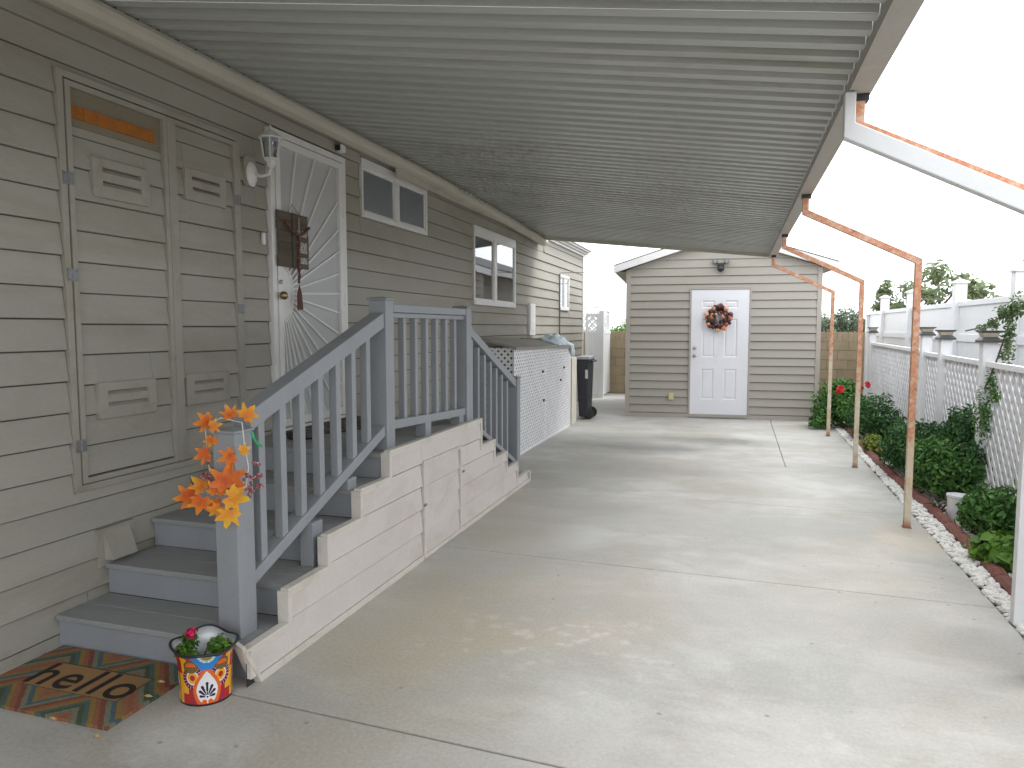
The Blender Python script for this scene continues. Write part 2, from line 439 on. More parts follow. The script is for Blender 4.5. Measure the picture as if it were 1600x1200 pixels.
def rust_mat():
    """steel tube: rust over old cream paint, paint surviving low down"""
    m, nt, b = new_mat('rusty_steel')
    p = pos(nt)
    sep = N(nt, 'ShaderNodeSeparateXYZ'); nt.links.new(p, sep.inputs[0])
    n1 = noise(nt, p, 9, 6, 0.7)
    n2 = noise(nt, p, 45, 4, 0.7)
    rust = ramp(nt, n2, [(0.28, (0.42, 0.17, 0.09)), (0.5, (0.56, 0.25, 0.14)), (0.62, (0.61, 0.33, 0.20)), (0.75, (0.66, 0.46, 0.34))])
    dark = ramp(nt, noise(nt, p, 22, 5, 0.75), [(0.60, 0.0), (0.66, 1.0)])
    rust = mix(nt, mathn(nt, 'MULTIPLY', dark, 0.7), rust, (0.16, 0.05, 0.045))
    rust = mix(nt, ramp(nt, noise(nt, p, 16, 6, 0.75), [(0.48, 0.0), (0.62, 0.75)]), rust, (0.68, 0.50, 0.38))
    cream = ramp(nt, n1, [(0.35, (0.60, 0.42, 0.24)), (0.55, (0.68, 0.60, 0.47)), (0.7, (0.72, 0.68, 0.60))])
    # paint survives below ~1.1 m, lower on the nearer posts
    h = mathn(nt, 'MULTIPLY_ADD', sep.outputs[1], 0.11, -0.05)
    e = mathn(nt, 'SUBTRACT', sep.outputs[2], h)
    e = mathn(nt, 'ADD', e, mathn(nt, 'MULTIPLY_ADD', n1, 1.8, -0.9))
    f = N(nt, 'ShaderNodeMapRange'); f.inputs[1].default_value = -0.10; f.inputs[2].default_value = 0.22; f.clamp = True
    nt.links.new(e, f.inputs[0])
    c = mix(nt, f.outputs[0], cream, rust)
    g = N(nt, 'ShaderNodeMapRange'); g.inputs[1].default_value = 0.07; g.inputs[2].default_value = 0.0; nt.links.new(sep.outputs[2], g.inputs[0])
    c = mix(nt, g.outputs[0], c, (0.30, 0.10, 0.06))
    nt.links.new(c, b.inputs['Base Color']); b.inputs['Roughness'].default_value = 0.8
    bp = N(nt, 'ShaderNodeBump'); bp.inputs['Strength'].default_value = 0.6; bp.inputs['Distance'].default_value = 0.003
    nt.links.new(n2, bp.inputs['Height']); nt.links.new(bp.outputs[0], b.inputs['Normal'])
    return m


M['rust'] = rust_mat()


def concrete_mat():
    m, nt, b = new_mat('driveway_concrete')
    p = pos(nt)
    sep = N(nt, 'ShaderNodeSeparateXYZ'); nt.links.new(p, sep.inputs[0])
    big = noise(nt, p, 0.8, 6, 0.62, 0.6)
    mid = noise(nt, p, 2.6, 6, 0.65, 0.3)
    fine = noise(nt, p, 60, 4, 0.7)
    vfine = noise(nt, p, 260, 2, 0.6)
    c = ramp(nt, big, [(0.36, (0.33, 0.318, 0.272)), (0.5, (0.435, 0.428, 0.398)), (0.62, (0.52, 0.522, 0.515))])
    c = mix(nt, ramp(nt, mid, [(0.42, 0.0), (0.66, 0.6)]), c, (0.36, 0.335, 0.285))
    c = mix(nt, ramp(nt, noise(nt, pos(nt, (0.5, 1.6, 1)), 1.5, 7, 0.7, 0.5), [(0.48, 0.0), (0.70, 0.6)]), c, (0.59, 0.595, 0.585))

    def spot(cx, cy, rx, ry, lo=1.0, hi=0.35):
        dx = mathn(nt, 'DIVIDE', mathn(nt, 'SUBTRACT', sep.outputs[0], cx), rx)
        dy = mathn(nt, 'DIVIDE', mathn(nt, 'SUBTRACT', sep.outputs[1], cy), ry)
        d = mathn(nt, 'SQRT', mathn(nt, 'ADD', mathn(nt, 'MULTIPLY', dx, dx), mathn(nt, 'MULTIPLY', dy, dy)))
        d = mathn(nt, 'ADD', d, mathn(nt, 'MULTIPLY_ADD', mid, 1.3, -0.65))
        r = N(nt, 'ShaderNodeMapRange'); r.inputs[1].default_value = lo; r.inputs[2].default_value = hi; r.clamp = True
        nt.links.new(d, r.inputs[0]); return r.outputs[0]
    # tyre and damp stains, rust wash below the posts, warm zone by the steps
    for (cx, cy, rx, ry, col, amt) in [(-1.05, 8.9, 1.1, 0.55, (0.16, 0.165, 0.16), 0.9), (-0.15, 9.7, 0.9, 0.5, (0.15, 0.155, 0.15), 0.9), (-1.0, 7.6, 1.2, 0.7, (0.26, 0.25, 0.22), 0.85), (-0.5, 5.6, 1.6, 0.5, (0.36, 0.36, 0.345), 0.6), (0.2, 3.9, 1.0, 0.35, (0.36, 0.355, 0.34), 0.5),
                                       (1.2, 3.75, 0.35, 0.3, (0.27, 0.27, 0.26), 0.6), (0.9, 4.2, 0.7, 1.6, (0.55, 0.48, 0.39), 0.28), (1.2, 5.6, 0.35, 0.5, (0.60, 0.47, 0.30), 0.45),
                                       (-1.35, 3.2, 0.75, 1.3, (0.385, 0.34, 0.235), 0.85), (-1.6, 2.0, 1.5, 0.8, (0.29, 0.265, 0.215), 0.8), (-1.9, 1.2, 1.6, 0.7, (0.29, 0.265, 0.22), 0.6),
                                       (-0.75, 3.7, 0.6, 0.8, (0.42, 0.35, 0.29), 0.5), (-1.9, 6.0, 0.5, 1.6, (0.38, 0.345, 0.28), 0.6), (-1.86, 2.03, 0.30, 0.22, (0.47, 0.46, 0.43), 0.9), (-1.5, 4.6, 0.5, 1.2, (0.36, 0.33, 0.27), 0.6), (0.6, 7.3, 0.8, 0.6, (0.55, 0.55, 0.53), 0.5)]:
        c = mix(nt, mathn(nt, 'MULTIPLY', spot(cx, cy, rx, ry), amt), c, col)
    # pale scaled patches where the surface has flaked
    vo = N(nt, 'ShaderNodeTexVoronoi'); vo.inputs['Scale'].default_value = 9.0; vo.inputs['Randomness'].default_value = 1
    wv = N(nt, 'ShaderNodeVectorMath', operation='ADD'); nt.links.new(p, wv.inputs[0])
    nz = N(nt, 'ShaderNodeTexNoise'); nz.inputs['Scale'].default_value = 14; nt.links.new(p, nz.inputs['Vector'])
    sc_ = N(nt, 'ShaderNodeVectorMath', operation='SCALE'); sc_.inputs['Scale'].default_value = 0.13; nt.links.new(nz.outputs['Color'], sc_.inputs[0])
    nt.links.new(sc_.outputs[0], wv.inputs[1]); nt.links.new(wv.outputs[0], vo.inputs['Vector'])
    flake = ramp(nt, vo.outputs['Distance'], [(0.08, 1.0), (0.42, 0.0)])
    zone = mathn(nt, 'MAXIMUM', spot(-0.75, 3.15, 0.75, 0.75), spot(0.2, 2.7, 0.5, 0.9))
    zone = mathn(nt, 'MAXIMUM', zone, mathn(nt, 'MULTIPLY', spot(-1.75, 1.95, 0.35, 0.3), 0.8))
    c = mix(nt, mathn(nt, 'MULTIPLY', mathn(nt, 'MULTIPLY', flake, zone), 0.55), c, (0.64, 0.63, 0.60))
    c = mix(nt, mathn(nt, 'MULTIPLY', spot(0.15, 2.6, 0.5, 0.8, 0.9, 0.2), 0.45), c, (0.61, 0.60, 0.57))
    c = mix(nt, ramp(nt, noise(nt, pos(nt, (0.8, 1.3, 1)), 1.1, 7, 0.62, 0.8), [(0.49, 0.0), (0.60, 0.50)]), c, (0.33, 0.33, 0.312))
    c = mix(nt, 0.28, c, ramp(nt, fine, [(0.3, (0.30, 0.28, 0.24)), (0.7, (0.60, 0.58, 0.54))]))
    vs_ = N(nt, 'ShaderNodeTexVoronoi'); vs_.inputs['Scale'].default_value = 5.5; nt.links.new(p, vs_.inputs['Vector'])
    c = mix(nt, ramp(nt, vs_.outputs['Distance'], [(0.035, 0.55), (0.07, 0.0)]), c, (0.17, 0.15, 0.12))
    c = mix(nt, ramp(nt, vfine, [(0.66, 0.0), (0.74, 0.35)]), c, (0.2, 0.18, 0.15))
    nt.links.new(c, b.inputs['Base Color'])
    r = N(nt, 'ShaderNodeMapRange'); r.inputs[3].default_value = 0.62; r.inputs[4].default_value = 0.95; nt.links.new(mid, r.inputs[0]); nt.links.new(r.outputs[0], b.inputs['Roughness'])
    h = mathn(nt, 'ADD', mathn(nt, 'MULTIPLY', fine, 0.5), mathn(nt, 'ADD', vfine, mathn(nt, 'MULTIPLY', mid, 1.5)))
    bp = N(nt, 'ShaderNodeBump'); bp.inputs['Strength'].default_value = 0.35; bp.inputs['Distance'].default_value = 0.003
    nt.links.new(h, bp.inputs['Height']); nt.links.new(bp.outputs[0], b.inputs['Normal'])
    return m


M['concrete'] = concrete_mat()


def attr_mat(name, rough, bump=0.0, bscale=200, coat=0.0, grain=0.0):
    m, nt, b = new_mat(name)
    a = N(nt, 'ShaderNodeAttribute'); a.attribute_name = 'Col'
    c = a.outputs['Color']
    p = pos(nt)
    if grain:
        c = mix(nt, grain, c, ramp(nt, noise(nt, p, 350, 3, 0.7), [(0.3, 0.03), (0.7, 0.55)]), 'OVERLAY')
        c = mix(nt, ramp(nt, noise(nt, p, 14, 6, 0.7), [(0.5, 0.0), (0.8, 0.6)]), c, (0.16, 0.13, 0.09))
    nt.links.new(c, b.inputs['Base Color'])
    b.inputs['Roughness'].default_value = rough; b.inputs['Coat Weight'].default_value = coat
    if bump:
        bp = N(nt, 'ShaderNodeBump'); bp.inputs['Strength'].default_value = bump; bp.inputs['Distance'].default_value = 0.004
        nt.links.new(noise(nt, p, bscale, 3, 0.7), bp.inputs['Height']); nt.links.new(bp.outputs[0], b.inputs['Normal'])
    return m


M['mat_print'] = attr_mat('printed_coir', 0.95, 1.0, 350, grain=0.35)
M['glaze'] = attr_mat('painted_glaze', 0.18, 0.05, 60, coat=0.6)


# ------------------------------------------------------------------ reusable builders
def siding(parent, org, U, Nn, u0, u1, z0, pitch, count, holes, mat, proud=0.017, ztop=None, name='siding_board', thick=0.012, topgap=0.003, top_fn=None):
    """clapboard courses on a vertical plane: org + U*u + z; every piece is its own board. holes: (u0,u1,z0,z1)"""
    org = Vector(org); U = Vector(U); Nn = Vector(Nn)
    made = []
    for k in range(count):
        za = z0 + k * pitch; zb = za + pitch
        if ztop is not None: zb = min(zb, ztop)
        if zb - za < 0.01: continue
        cuts = sorted({u0, u1} | {min(max(h[i], u0), u1) for h in holes for i in (0, 1) if h[2] < zb and h[3] > za})
        pieces = []
        for a, b in zip(cuts[:-1], cuts[1:]):
            if b - a < 0.004: continue
            mid_u = (a + b) / 2
            free = [(za, zb)]
            for h in holes:
                if h[0] < mid_u < h[1]:
                    nf = []
                    for (p, q) in free:
                        if h[3] <= p or h[2] >= q: nf.append((p, q)); continue
                        if h[2] > p: nf.append((p, h[2]))
                        if h[3] < q: nf.append((h[3], q))
                    free = nf
            for fq in free:
                if fq[1] - fq[0] < 0.006: continue
                if pieces and abs(pieces[-1][1] - a) < 1e-6 and pieces[-1][2:] == fq: pieces[-1] = (pieces[-1][0], b, *fq)
                else: pieces.append((a, b, *fq))
        split_ = []
        for (a, b, p, q) in pieces:
            if b - a > 2.6 and top_fn is None:
                c0 = a
                while b - c0 > 4.2:
                    c1 = c0 + random.uniform(1.9, 3.6)
                    split_.append((c0, c1 - 0.0012, p, q)); c0 = c1 + 0.0012
                split_.append((c0, b, p, q))
            else: split_.append((a, b, p, q))
        for (a, b, p, q) in split_:
            def off(z): return 0.002 + proud * (zb - z) / pitch
            p_ = p + (0.0045 if abs(p - za) < 1e-6 else 0); sh_ = (topgap if za < 1.45 else topgap * 0.25) if abs(q - zb) < 1e-6 else 0; ring = [(p_, -0.003), (p_, off(p) - 0.002), (p_ + 0.003, off(p)), (q - sh_, off(q)), (q - sh_, -0.003)]
            m = MB()
            jit = random.uniform(-0.0022, 0.0022)
            if top_fn is None:
                pts = [org + U * a + Nn * (o + jit) + Vector((0, 0, z)) for z, o in ring]
                m.prism(pts, U * (b - a))
            else:      # gable: trim each end to the roof line
                vs = []
                for z, o in ring:
                    ua, ub = top_fn(z)
                    vs.append((max(a, ua), min(b, ub), z, o))
                if vs[2][1] - vs[2][0] < 0.03: continue
                A = [org + U * v[0] + Nn * v[3] + Vector((0, 0, v[2])) for v in vs]
                B = [org + U * v[1] + Nn * v[3] + Vector((0, 0, v[2])) for v in vs]
                n = len(A)
                m.add(A + B, [tuple(range(n)), tuple(range(2 * n - 1, n - 1, -1))] + [(i, n + i, n + (i + 1) % n, (i + 1) % n) for i in range(n)])
            made.append(m.build(name, mat, parent))
    return made


def clip_poly(poly, W, H):
    def cl(pts, f, g):
        out = []
        for i, p in enumerate(pts):
            q = pts[(i + 1) % len(pts)]
            fp, fq = f(p), f(q)
            if fp >= 0: out.append(p)
            if (fp >= 0) != (fq >= 0):
                t = fp / (fp - fq)
                out.append((p[0] + (q[0] - p[0]) * t, p[1] + (q[1] - p[1]) * t))
        return out
    for f in (lambda p: p[0], lambda p: W - p[0], lambda p: p[1], lambda p: H - p[1]):
        if not poly: return poly
        poly = cl(poly, f, None)
    return poly


def lattice(parent, org, U, V, W, H, sw, step, mat, thick, name='slat'):
    """two crossing layers of diagonal slats, each slat a mesh of its own"""
    org = Vector(org); U = Vector(U).normalized(); V = Vector(V).normalized(); Nn = U.cross(V).normalized()
    r2 = math.sqrt(0.5); n = 0
    for layer, sgn in ((0, 1), (1, -1)):
        s = -H if sgn > 0 else 0.0
        s += step * 0.5
        end = W if sgn > 0 else W + H
        while s < end:
            hw = sw * math.sqrt(2) / 2
            if sgn > 0: poly = [(s - hw, 0), (s + hw, 0), (s + H + hw, H), (s + H - hw, H)]
            else: poly = [(s - hw, 0), (s + hw, 0), (s - H + hw, H), (s - H - hw, H)]
            poly = clip_poly(poly, W, H)
            if len(poly) >= 3:
                area = abs(sum(poly[i][0] * poly[(i + 1) % len(poly)][1] - poly[(i + 1) % len(poly)][0] * poly[i][1] for i in range(len(poly)))) / 2
                if area > 2e-4:
                    jit = random.uniform(-0.0006, 0.0006)
                    MB().prism([org + U * p[0] + V * p[1] + Nn * (layer * thick * 1.02 + jit) for p in poly], Nn * thick).build(name, mat, parent); n += 1
            s += step
    return n


def leaf_cloud(name, mat, parent, blobs, n, size, aspect=0.55, droop=0.2, rng=RNG, kind=None, shell=0.40, label=None, cat=None, up=0.35, org=None, group=None):
    """leaves as small folded quads scattered through lumpy volumes"""
    w = np.array([b[3] * b[4] * b[5] for b in blobs]) ** (2 / 3); w /= w.sum()
    idx = rng.choice(len(blobs), n, p=w)
    B = np.array(blobs)[idx]
    d = rng.normal(size=(n, 3)); d /= np.linalg.norm(d, axis=1)[:, None]
    lump = 1 + 0.16 * np.sin(d[:, 0] * 5 + idx) * np.cos(d[:, 1] * 6 + idx * 2) + 0.10 * np.sin(d[:, 2] * 9 + idx * 3)
    rad = (shell + (1 - shell) * rng.random(n) ** 0.6) * lump
    rad *= np.where(rng.random(n) < 0.05, rng.uniform(1.0, 1.25, n), 1)
    C = B[:, :3] + d * B[:, 3:6] * rad[:, None]
    keep = C[:, 2] > 0.015
    C = C[keep]; d = d[keep]; n = len(C)
    nrm = d * 0.8 + rng.normal(size=(n, 3)) * 0.6 + np.array([0, 0, up]); nrm /= np.linalg.norm(nrm, axis=1)[:, None]
    t = rng.normal(size=(n, 3)) + d * 0.6; t -= nrm * (t * nrm).sum(1)[:, None]; t /= np.linalg.norm(t, axis=1)[:, None]
    bt = np.cross(nrm, t)
    s = size * rng.uniform(0.6, 1.25, n)[:, None]
    v = np.empty((n, 6, 3))
    v[:, 0] = C - t * s * 0.5
    v[:, 1] = C - t * s * 0.12 + bt * s * aspect * 0.5 + nrm * s * 0.10
    v[:, 2] = C + t * s * 0.25 + bt * s * aspect * 0.36 + nrm * s * 0.06
    v[:, 3] = C + t * s * 0.55 - nrm * s * droop
    v[:, 4] = C + t * s * 0.25 - bt * s * aspect * 0.36 + nrm * s * 0.06
    v[:, 5] = C - t * s * 0.12 - bt * s * aspect * 0.5 + nrm * s * 0.10
    o = np.array(ORG[parent.name]) if parent is not None else np.array(org if org is not None else (0, 0, 0))
    v = (v - o).reshape(-1, 3)
    me = bpy.data.meshes.new(name)
    base = np.arange(n)[:, None] * 6
    faces = np.concatenate([base + np.array([[0, 1, 2, 3]]), base + np.array([[0, 3, 4, 5]])], axis=1).reshape(-1, 4)
    nf = len(faces)
    me.vertices.add(len(v)); me.vertices.foreach_set('co', v.ravel())
    me.loops.add(nf * 4); me.loops.foreach_set('vertex_index', faces.ravel().astype(np.int32))
    me.polygons.add(nf); me.polygons.foreach_set('loop_start', np.arange(nf, dtype=np.int32) * 4)
    me.update(calc_edges=True); me.validate()
    me.materials.append(mat)
    ob = bpy.data.objects.new(name, me); COL.objects.link(ob)
    if parent is not None: ob.parent = parent
    else: ob.location = tuple(o)
    ORG[ob.name] = Vector(o)
    return tag(ob, label, cat, group, kind)


# ================================================================== GROUND
HX = -3.03                      # house siding plane
MB().box(-400, 400, -400, 600, -0.4, -0.11).build('ground', M['ground'], kind='structure')

drive = thing('driveway', (0, 4, 0), kind='structure')
def edge_x(y): return 1.372 + 0.0112 * (y - 3.9)
def J0(x): return 2.335 - 0.05 * (x + 1.87)
def J1(x): return 4.435 - 0.037 * (x + 1.85)
def J2(x): return 6.36 - 0.03 * (x + 1.4)
def J3(x): return 8.36 - 0.105 * (x + 1.8)
g1 = 0.007
def slab(pts):
    MB().prism([(x, y, -0.10) for x, y in pts], (0, 0, 0.10)).build('concrete_slab', M['concrete'], drive, bevel=0.004)
slab([(-3.3, -7), (edge_x(0), -7), (edge_x(2), J0(edge_x(2)) - g1), (-3.3, J0(-3.3) - g1)])
slab([(-3.3, J0(-3.3) + g1 * 0.3), (edge_x(2), J0(edge_x(2)) + g1 * 0.3), (edge_x(4.3), J1(edge_x(4.3)) - 0.004), (-3.3, J1(-3.3) - 0.004)])
slab([(-3.3, J1(-3.3) + 0.002), (edge_x(4.3), J1(edge_x(4.3)) + 0.002), (edge_x(6.3), J2(edge_x(6.3)) - 0.0025), (-3.3, J2(-3.3) - 0.0025)])
slab([(-3.3, J2(-3.3) + 0.001), (edge_x(6.3), J2(edge_x(6.3)) + 0.001), (edge_x(12.4), 12.6), (0.59, 12.6), (0.562, 8.13), (0.555, J3(0.55) - 0.0025), (-3.3, J3(-3.3) - 0.0025)])
slab([(-3.3, J3(-3.3) + 0.001), (0.550, J3(0.55) + 0.001), (0.557, 8.14), (0.583, 12.7), (-1.6, 12.7), (-1.6, 16.3), (-3.3, 16.3)])

# garden bed
MB().box(1.3, 2.95, -7, 16.2, -0.105, -0.022).build('garden_bed', M['soil'], kind='structure')

# ================================================================== HOUSE
house = thing('mobile_home', (-6.0, 4.5, 0), 'beige clapboard mobile home with access hatches, white windows and white security door', 'house')
HY0, HY1 = -7.0, 14.58
holes = [(2.585, 3.86, 0.70, 2.70), (4.135, 5.115, 0.79, 2.85), (5.392, 6.735, 2.425, 2.925), (8.078, 9.792, 1.775, 2.74), (12.50, 13.25, 1.81, 2.462),
         (3.905, 4.02, 2.41, 2.60), (10.42, 10.76, 1.38, 1.87)]
MB().box(-9.0, HX - 0.004, HY0, HY1 - 0.02, 0.0, 2.95).build('wall', M['gap_shade'], house)
siding(house, (HX, 0, 0), (0, 1, 0), (1, 0, 0), HY0, HY1 - 0.07, 0.052, 0.1487, 18, holes, M['siding'], ztop=2.73)
siding(house, (HX, 0, 0), (0, 1, 0), (1, 0, 0), 11.42, HY1 - 0.07, 0.052 + 0.1487 * 18, 0.1487, 2, [], M['siding'], ztop=2.97)
# smooth frieze boards under the gutter
for (a, b, z0, z1, px) in [(HY0, 5.385, 2.734, 2.858, 0.006), (6.74, 11.41, 2.734, 2.858, 0.006), (5.385, 5.39, 2.734, 2.85, 0.006), (HY0, 5.385, 2.862, 2.944, 0.02), (6.745, 11.41, 2.862, 2.944, 0.02), (5.385, 6.745, 2.93, 2.944, 0.02)]:
    MB().box(HX - 0.002, HX + px, a, b, z0, z1).build('frieze_board', M['siding'], house)
MB().box(-3.05, HX + 0.012, HY0, 2.5, 0.0, 0.05).build('base_trim', M['siding_trim'], house)
MB().box(-3.05, HX + 0.012, 6.7, HY1 - 0.08, 0.0, 0.05).build('base_trim', M['siding_trim'], house)
MB().box(-3.15, HX + 0.028, HY1 - 0.068, HY1 + 0.01, 0.0, 2.97).build('corner_trim', M['white_paint'], house, label='pale corner trim at the far end')
MB().box(-9.0, -3.06, HY1 - 0.018, HY1, 0.0, 2.95).build('end_wall', M['siding'], house)
MB().box(HX - 0.002, -2.92, HY0, 11.4, 2.946, 2.956).build('soffit', M['siding_trim'], house)
# roof
rf = MB(); rf.prism([(-2.93, HY0 - 0.3, 3.105), (-2.93, HY0 - 0.3, 3.135), (-6.0, HY0 - 0.3, 3.62), (-9.1, HY0 - 0.3, 3.135), (-9.1, HY0 - 0.3, 3.105)], (0, HY1 + 0.5 - HY0, 0)).build('roof', M['shingle'], house)
MB().box(-9.0, -3.03, HY0, HY1, 2.957, 3.103).build('attic_band', M['white_paint'], house)
# stepped white eave boards past the end of the carport
for (x0, x1, z0, z1) in [(-3.029, -2.985, 2.96, 3.03), (-2.984, -2.935, 3.0, 3.055), (-2.934, -2.88, 3.03, 3.10), (-2.879, -2.84, 3.06, 3.125)]:
    MB().box(x0, x1, 11.09, HY1 + 0.12, z0, z1).build('eave_board', M['white_paint'], house)

# --- access hatches
def ring_frame(name, x0, x1, ya, yb, za, zb, w, mat, parent, bevel=0.0):
    m = MB()
    m.box(x0, x1, ya, ya + w, za, zb); m.box(x0, x1, yb - w, yb, za, zb)
    m.box(x0, x1, ya + w, yb - w, za, za + w); m.box(x0, x1, ya + w, yb - w, zb - w, zb)
    return m.build(name, mat, parent, bevel=bevel)

MB().box(HX - 0.003, HX + 0.003, 2.59, 3.855, 0.705, 2.695).build('hatch_backing', M['gap_shade'], house)
ring_frame('hatch_surround', HX + 0.001, HX + 0.026, 2.588, 3.856, 0.704, 2.696, 0.032, M['siding_trim'], house)
for hi, (ya, yb, first) in enumerate([(2.628, 3.250, 0.762), (3.286, 3.820, 0.752)]):
    dr = thing('access_door', (HX, ya, 0.74), parent=house)
    ring_frame('door_frame', HX + 0.004, HX + 0.030, ya, yb, 0.742, 2.655, 0.026, M['siding_trim'], dr)
    ztop = 2.455 if hi == 0 else 2.628
    siding(dr, (HX + 0.004, 0, 0), (0, 1, 0), (1, 0, 0), ya + 0.028, yb - 0.028, first + 0.01, 0.1487, 13,
           [(2.76, 3.10, 2.145, 2.33), (2.74, 3.09, 1.05, 1.225)] if hi == 0 else [(3.375, 3.705, 2.235, 2.408), (3.335, 3.685, 1.055, 1.228)], M['siding'], ztop=ztop)
    if hi == 0:
        MB().box(HX + 0.003, HX + 0.007, ya + 0.027, yb - 0.027, 2.456, 2.628).build('opening', M['mortar'], dr)
        m = MB(); k = 14
        for i in range(k):
            a = ya + 0.032 + (yb - ya - 0.11) * i / k; b = ya + 0.032 + (yb - ya - 0.11) * (i + 1) / k
            t = 0.006 + 0.006 * random.random()
            m.box(HX + 0.0075, HX + 0.008 + t, a, b, 2.492, 2.548 + 0.006 * random.random())
        m.build('insulation', M['insul'], dr, label='exposed orange insulation strip in the gap at the top')
        vents = [(2.757, 3.108, 2.142, 2.332), (2.733, 3.098, 1.046, 1.226)]
    else:
        vents = [(3.371, 3.710, 2.230, 2.410), (3.331, 3.690, 1.053, 1.231)]
    for (a, b, c, d) in vents:
        m = MB()
        ia, ib, ic, idd = a + 0.055, b - 0.055, c + 0.045, d - 0.042
        x0, x1 = HX + 0.005, HX + 0.034
        m.box(x0, x1, a, b, c, ic); m.box(x0, x1, a, b, idd, d); m.box(x0, x1, a, ia, ic, idd); m.box(x0, x1, ib, b, ic, idd)
        hh = idd - ic; sl = hh * 0.36
        m.box(x0, x1 - 0.001, ia, ib, ic + sl, idd - sl)
        for zt in (idd, ic + sl):
            m.prism([(x0 + 0.001, ia, zt - 0.002), (x0 + 0.001, ia, zt - 0.004), (x1 - 0.004, ia, zt - sl + 0.003), (x1 - 0.004, ia, zt - sl + 0.006)], (0, ib - ia, 0))
            m.prism([(x1 - 0.012, ia, zt - sl), (x1 - 0.002, ia, zt - sl), (x1 - 0.002, ia, zt - sl * 0.62), (x1 - 0.004, ia, zt - sl * 0.62)], (0, ib - ia, 0))
        MB().box(x0 - 0.0005, x0 + 0.0005, ia, ib, ic, idd).build('vent_throat', M['gap_shade'], dr)
        m.build('louvre_vent', M['siding_trim'], dr, bevel=0.002)
    hy = ya - 0.004 if hi == 0 else yb + 0.004
    for hz in ((2.20, 1.75, 0.93) if hi == 0 else (2.30, 1.62)):
        m = MB(); m.box(HX + 0.0265, HX + 0.032, hy - 0.028, hy + 0.028, hz - 0.03, hz + 0.03)
        m.tube([(HX + 0.033, hy, hz - 0.03), (HX + 0.033, hy, hz + 0.03)], 0.004)
        for sy in (-1, 1):
            for sz in (-1, 1): m.ball((HX + 0.032, hy + sy * 0.018, hz + sz * 0.02), 0.004, 6, 4)
        m.build('hinge', M['galv'], dr)
MB().box(HX + 0.003, HX + 0.032, 3.252, 3.284, 0.742, 2.655).build('hatch_mullion', M['siding_trim'], house)

# --- windows
def window(ya, yb, za, zb, fw, mull_y, mull_w, glassmats, blind, head=0.0):
    w = thing('window', (HX, ya, za), parent=house)
    x0, x1 = HX - 0.01, HX + 0.030
    m = MB()
    m.box(x0, x1, ya, ya + fw * 0.6, za, zb); m.box(x0, x1, yb - fw, yb, za, zb)
    m.box(x0, x1 + 0.004, ya + fw * 0.6, yb - fw, za, za + fw); m.box(x0, x1 + 0.002, ya + fw * 0.6, yb - fw, zb - fw - head, zb)
    m.build('frame', M['white_paint'], w, bevel=0.003)
    MB().box(x0, x1 - 0.003, mull_y - mull_w / 2, mull_y + mull_w / 2, za + fw, zb - fw - head).build('mullion', M['white_paint'], w, bevel=0.002)
    iz0, iz1 = za + fw, zb - fw - head
    for i, (a, b) in enumerate(((ya + fw * 0.6, mull_y - mull_w / 2), (mull_y + mull_w / 2, yb - fw))):
        d = 0.012 if i == 0 else 0.02
        sw = 0.022
        mm = MB(); mm.box(HX - 0.008, HX + d, a, a + sw, iz0, iz1); mm.box(HX - 0.008, HX + d, b - sw, b, iz0, iz1); mm.box(HX - 0.008, HX + d, a + sw, b - sw, iz0, iz0 + sw); mm.box(HX - 0.008, HX + d, a + sw, b - sw, iz1 - sw, iz1)
        mm.build('sash', M['white_paint'], w)
        MB().box(HX + d - 0.010, HX + d - 0.006, a + sw, b - sw, iz0 + sw, iz1 - sw).build('pane', glassmats[i], w)
    mb = MB()
    if blind == 'blind':
        z = iz0 + 0.01
        while z < iz1:
            mb.prism([(HX - 0.0035, ya + fw, z), (HX - 0.0035, ya + fw, z + 0.016), (HX - 0.001, ya + fw, z + 0.002)], (0, yb - ya - 2 * fw, 0)); z += 0.0195
        mb.build('blind', M['blind'], w)
    elif blind == 'curtain':
        k = 14
        for i in range(k):
            a = ya + fw + (yb - ya - 2 * fw) * i / k; b = a + (yb - ya - 2 * fw) / k
            mb.prism([(HX - 0.0035, a, iz0), (HX + 0.002, (a + b) / 2, iz0), (HX - 0.0035, b, iz0)], (0, 0, iz1 - iz0))
        mb.build('curtain', M['cream'], w)
    else:
        MB().box(HX - 0.0035, HX - 0.001, ya + fw, yb - fw, iz0, iz1).build('dark_interior', M['dark'], w)

window(5.40, 6.728, 2.43, 2.918, 0.042, 6.06, 0.075, (M['screen'], M['screen']), 'blind', head=0.03)
window(8.085, 9.785, 1.78, 2.732, 0.06, 8.90, 0.11, (M['glass'], M['glass']), 'dark', head=0.04)
window(12.505, 13.245, 1.815, 2.458, 0.05, 12.87, 0.05, (M['glass'], M['glass']), 'curtain')

# --- security door
sd_ = thing('security_door', (HX, 4.145, 0.79), parent=house)
DY0, DY1, DZ0, DZ1 = 4.143, 5.110, 0.80, 2.838
m = MB()
m.box(HX - 0.003, HX + 0.045, DY0, DY0 + 0.045, DZ0, DZ1); m.box(HX - 0.003, HX + 0.045, DY1 - 0.05, DY1, DZ0, DZ1); m.box(HX - 0.003, HX + 0.046, DY0 + 0.045, DY1 - 0.05, DZ1 - 0.045, DZ1)
m.build('door_jamb', M['white_paint'], sd_, bevel=0.003)
MB().box(HX - 0.003, HX + 0.06, DY0, DY1, DZ0 - 0.022, DZ0).build('sill', M['white_paint'], sd_)
a, b, c, d = DY0 + 0.052, DY1 - 0.057, DZ0 + 0.008, DZ1 - 0.052
m = MB(); sw = 0.05
m.box(HX + 0.012, HX + 0.050, a, a + sw, c, d); m.box(HX + 0.012, HX + 0.050, b - sw, b, c, d); m.box(HX + 0.012, HX + 0.0505, a + sw, b - sw, c, c + 0.055); m.box(HX + 0.012, HX + 0.0505, a + sw, b - sw, d - sw, d)
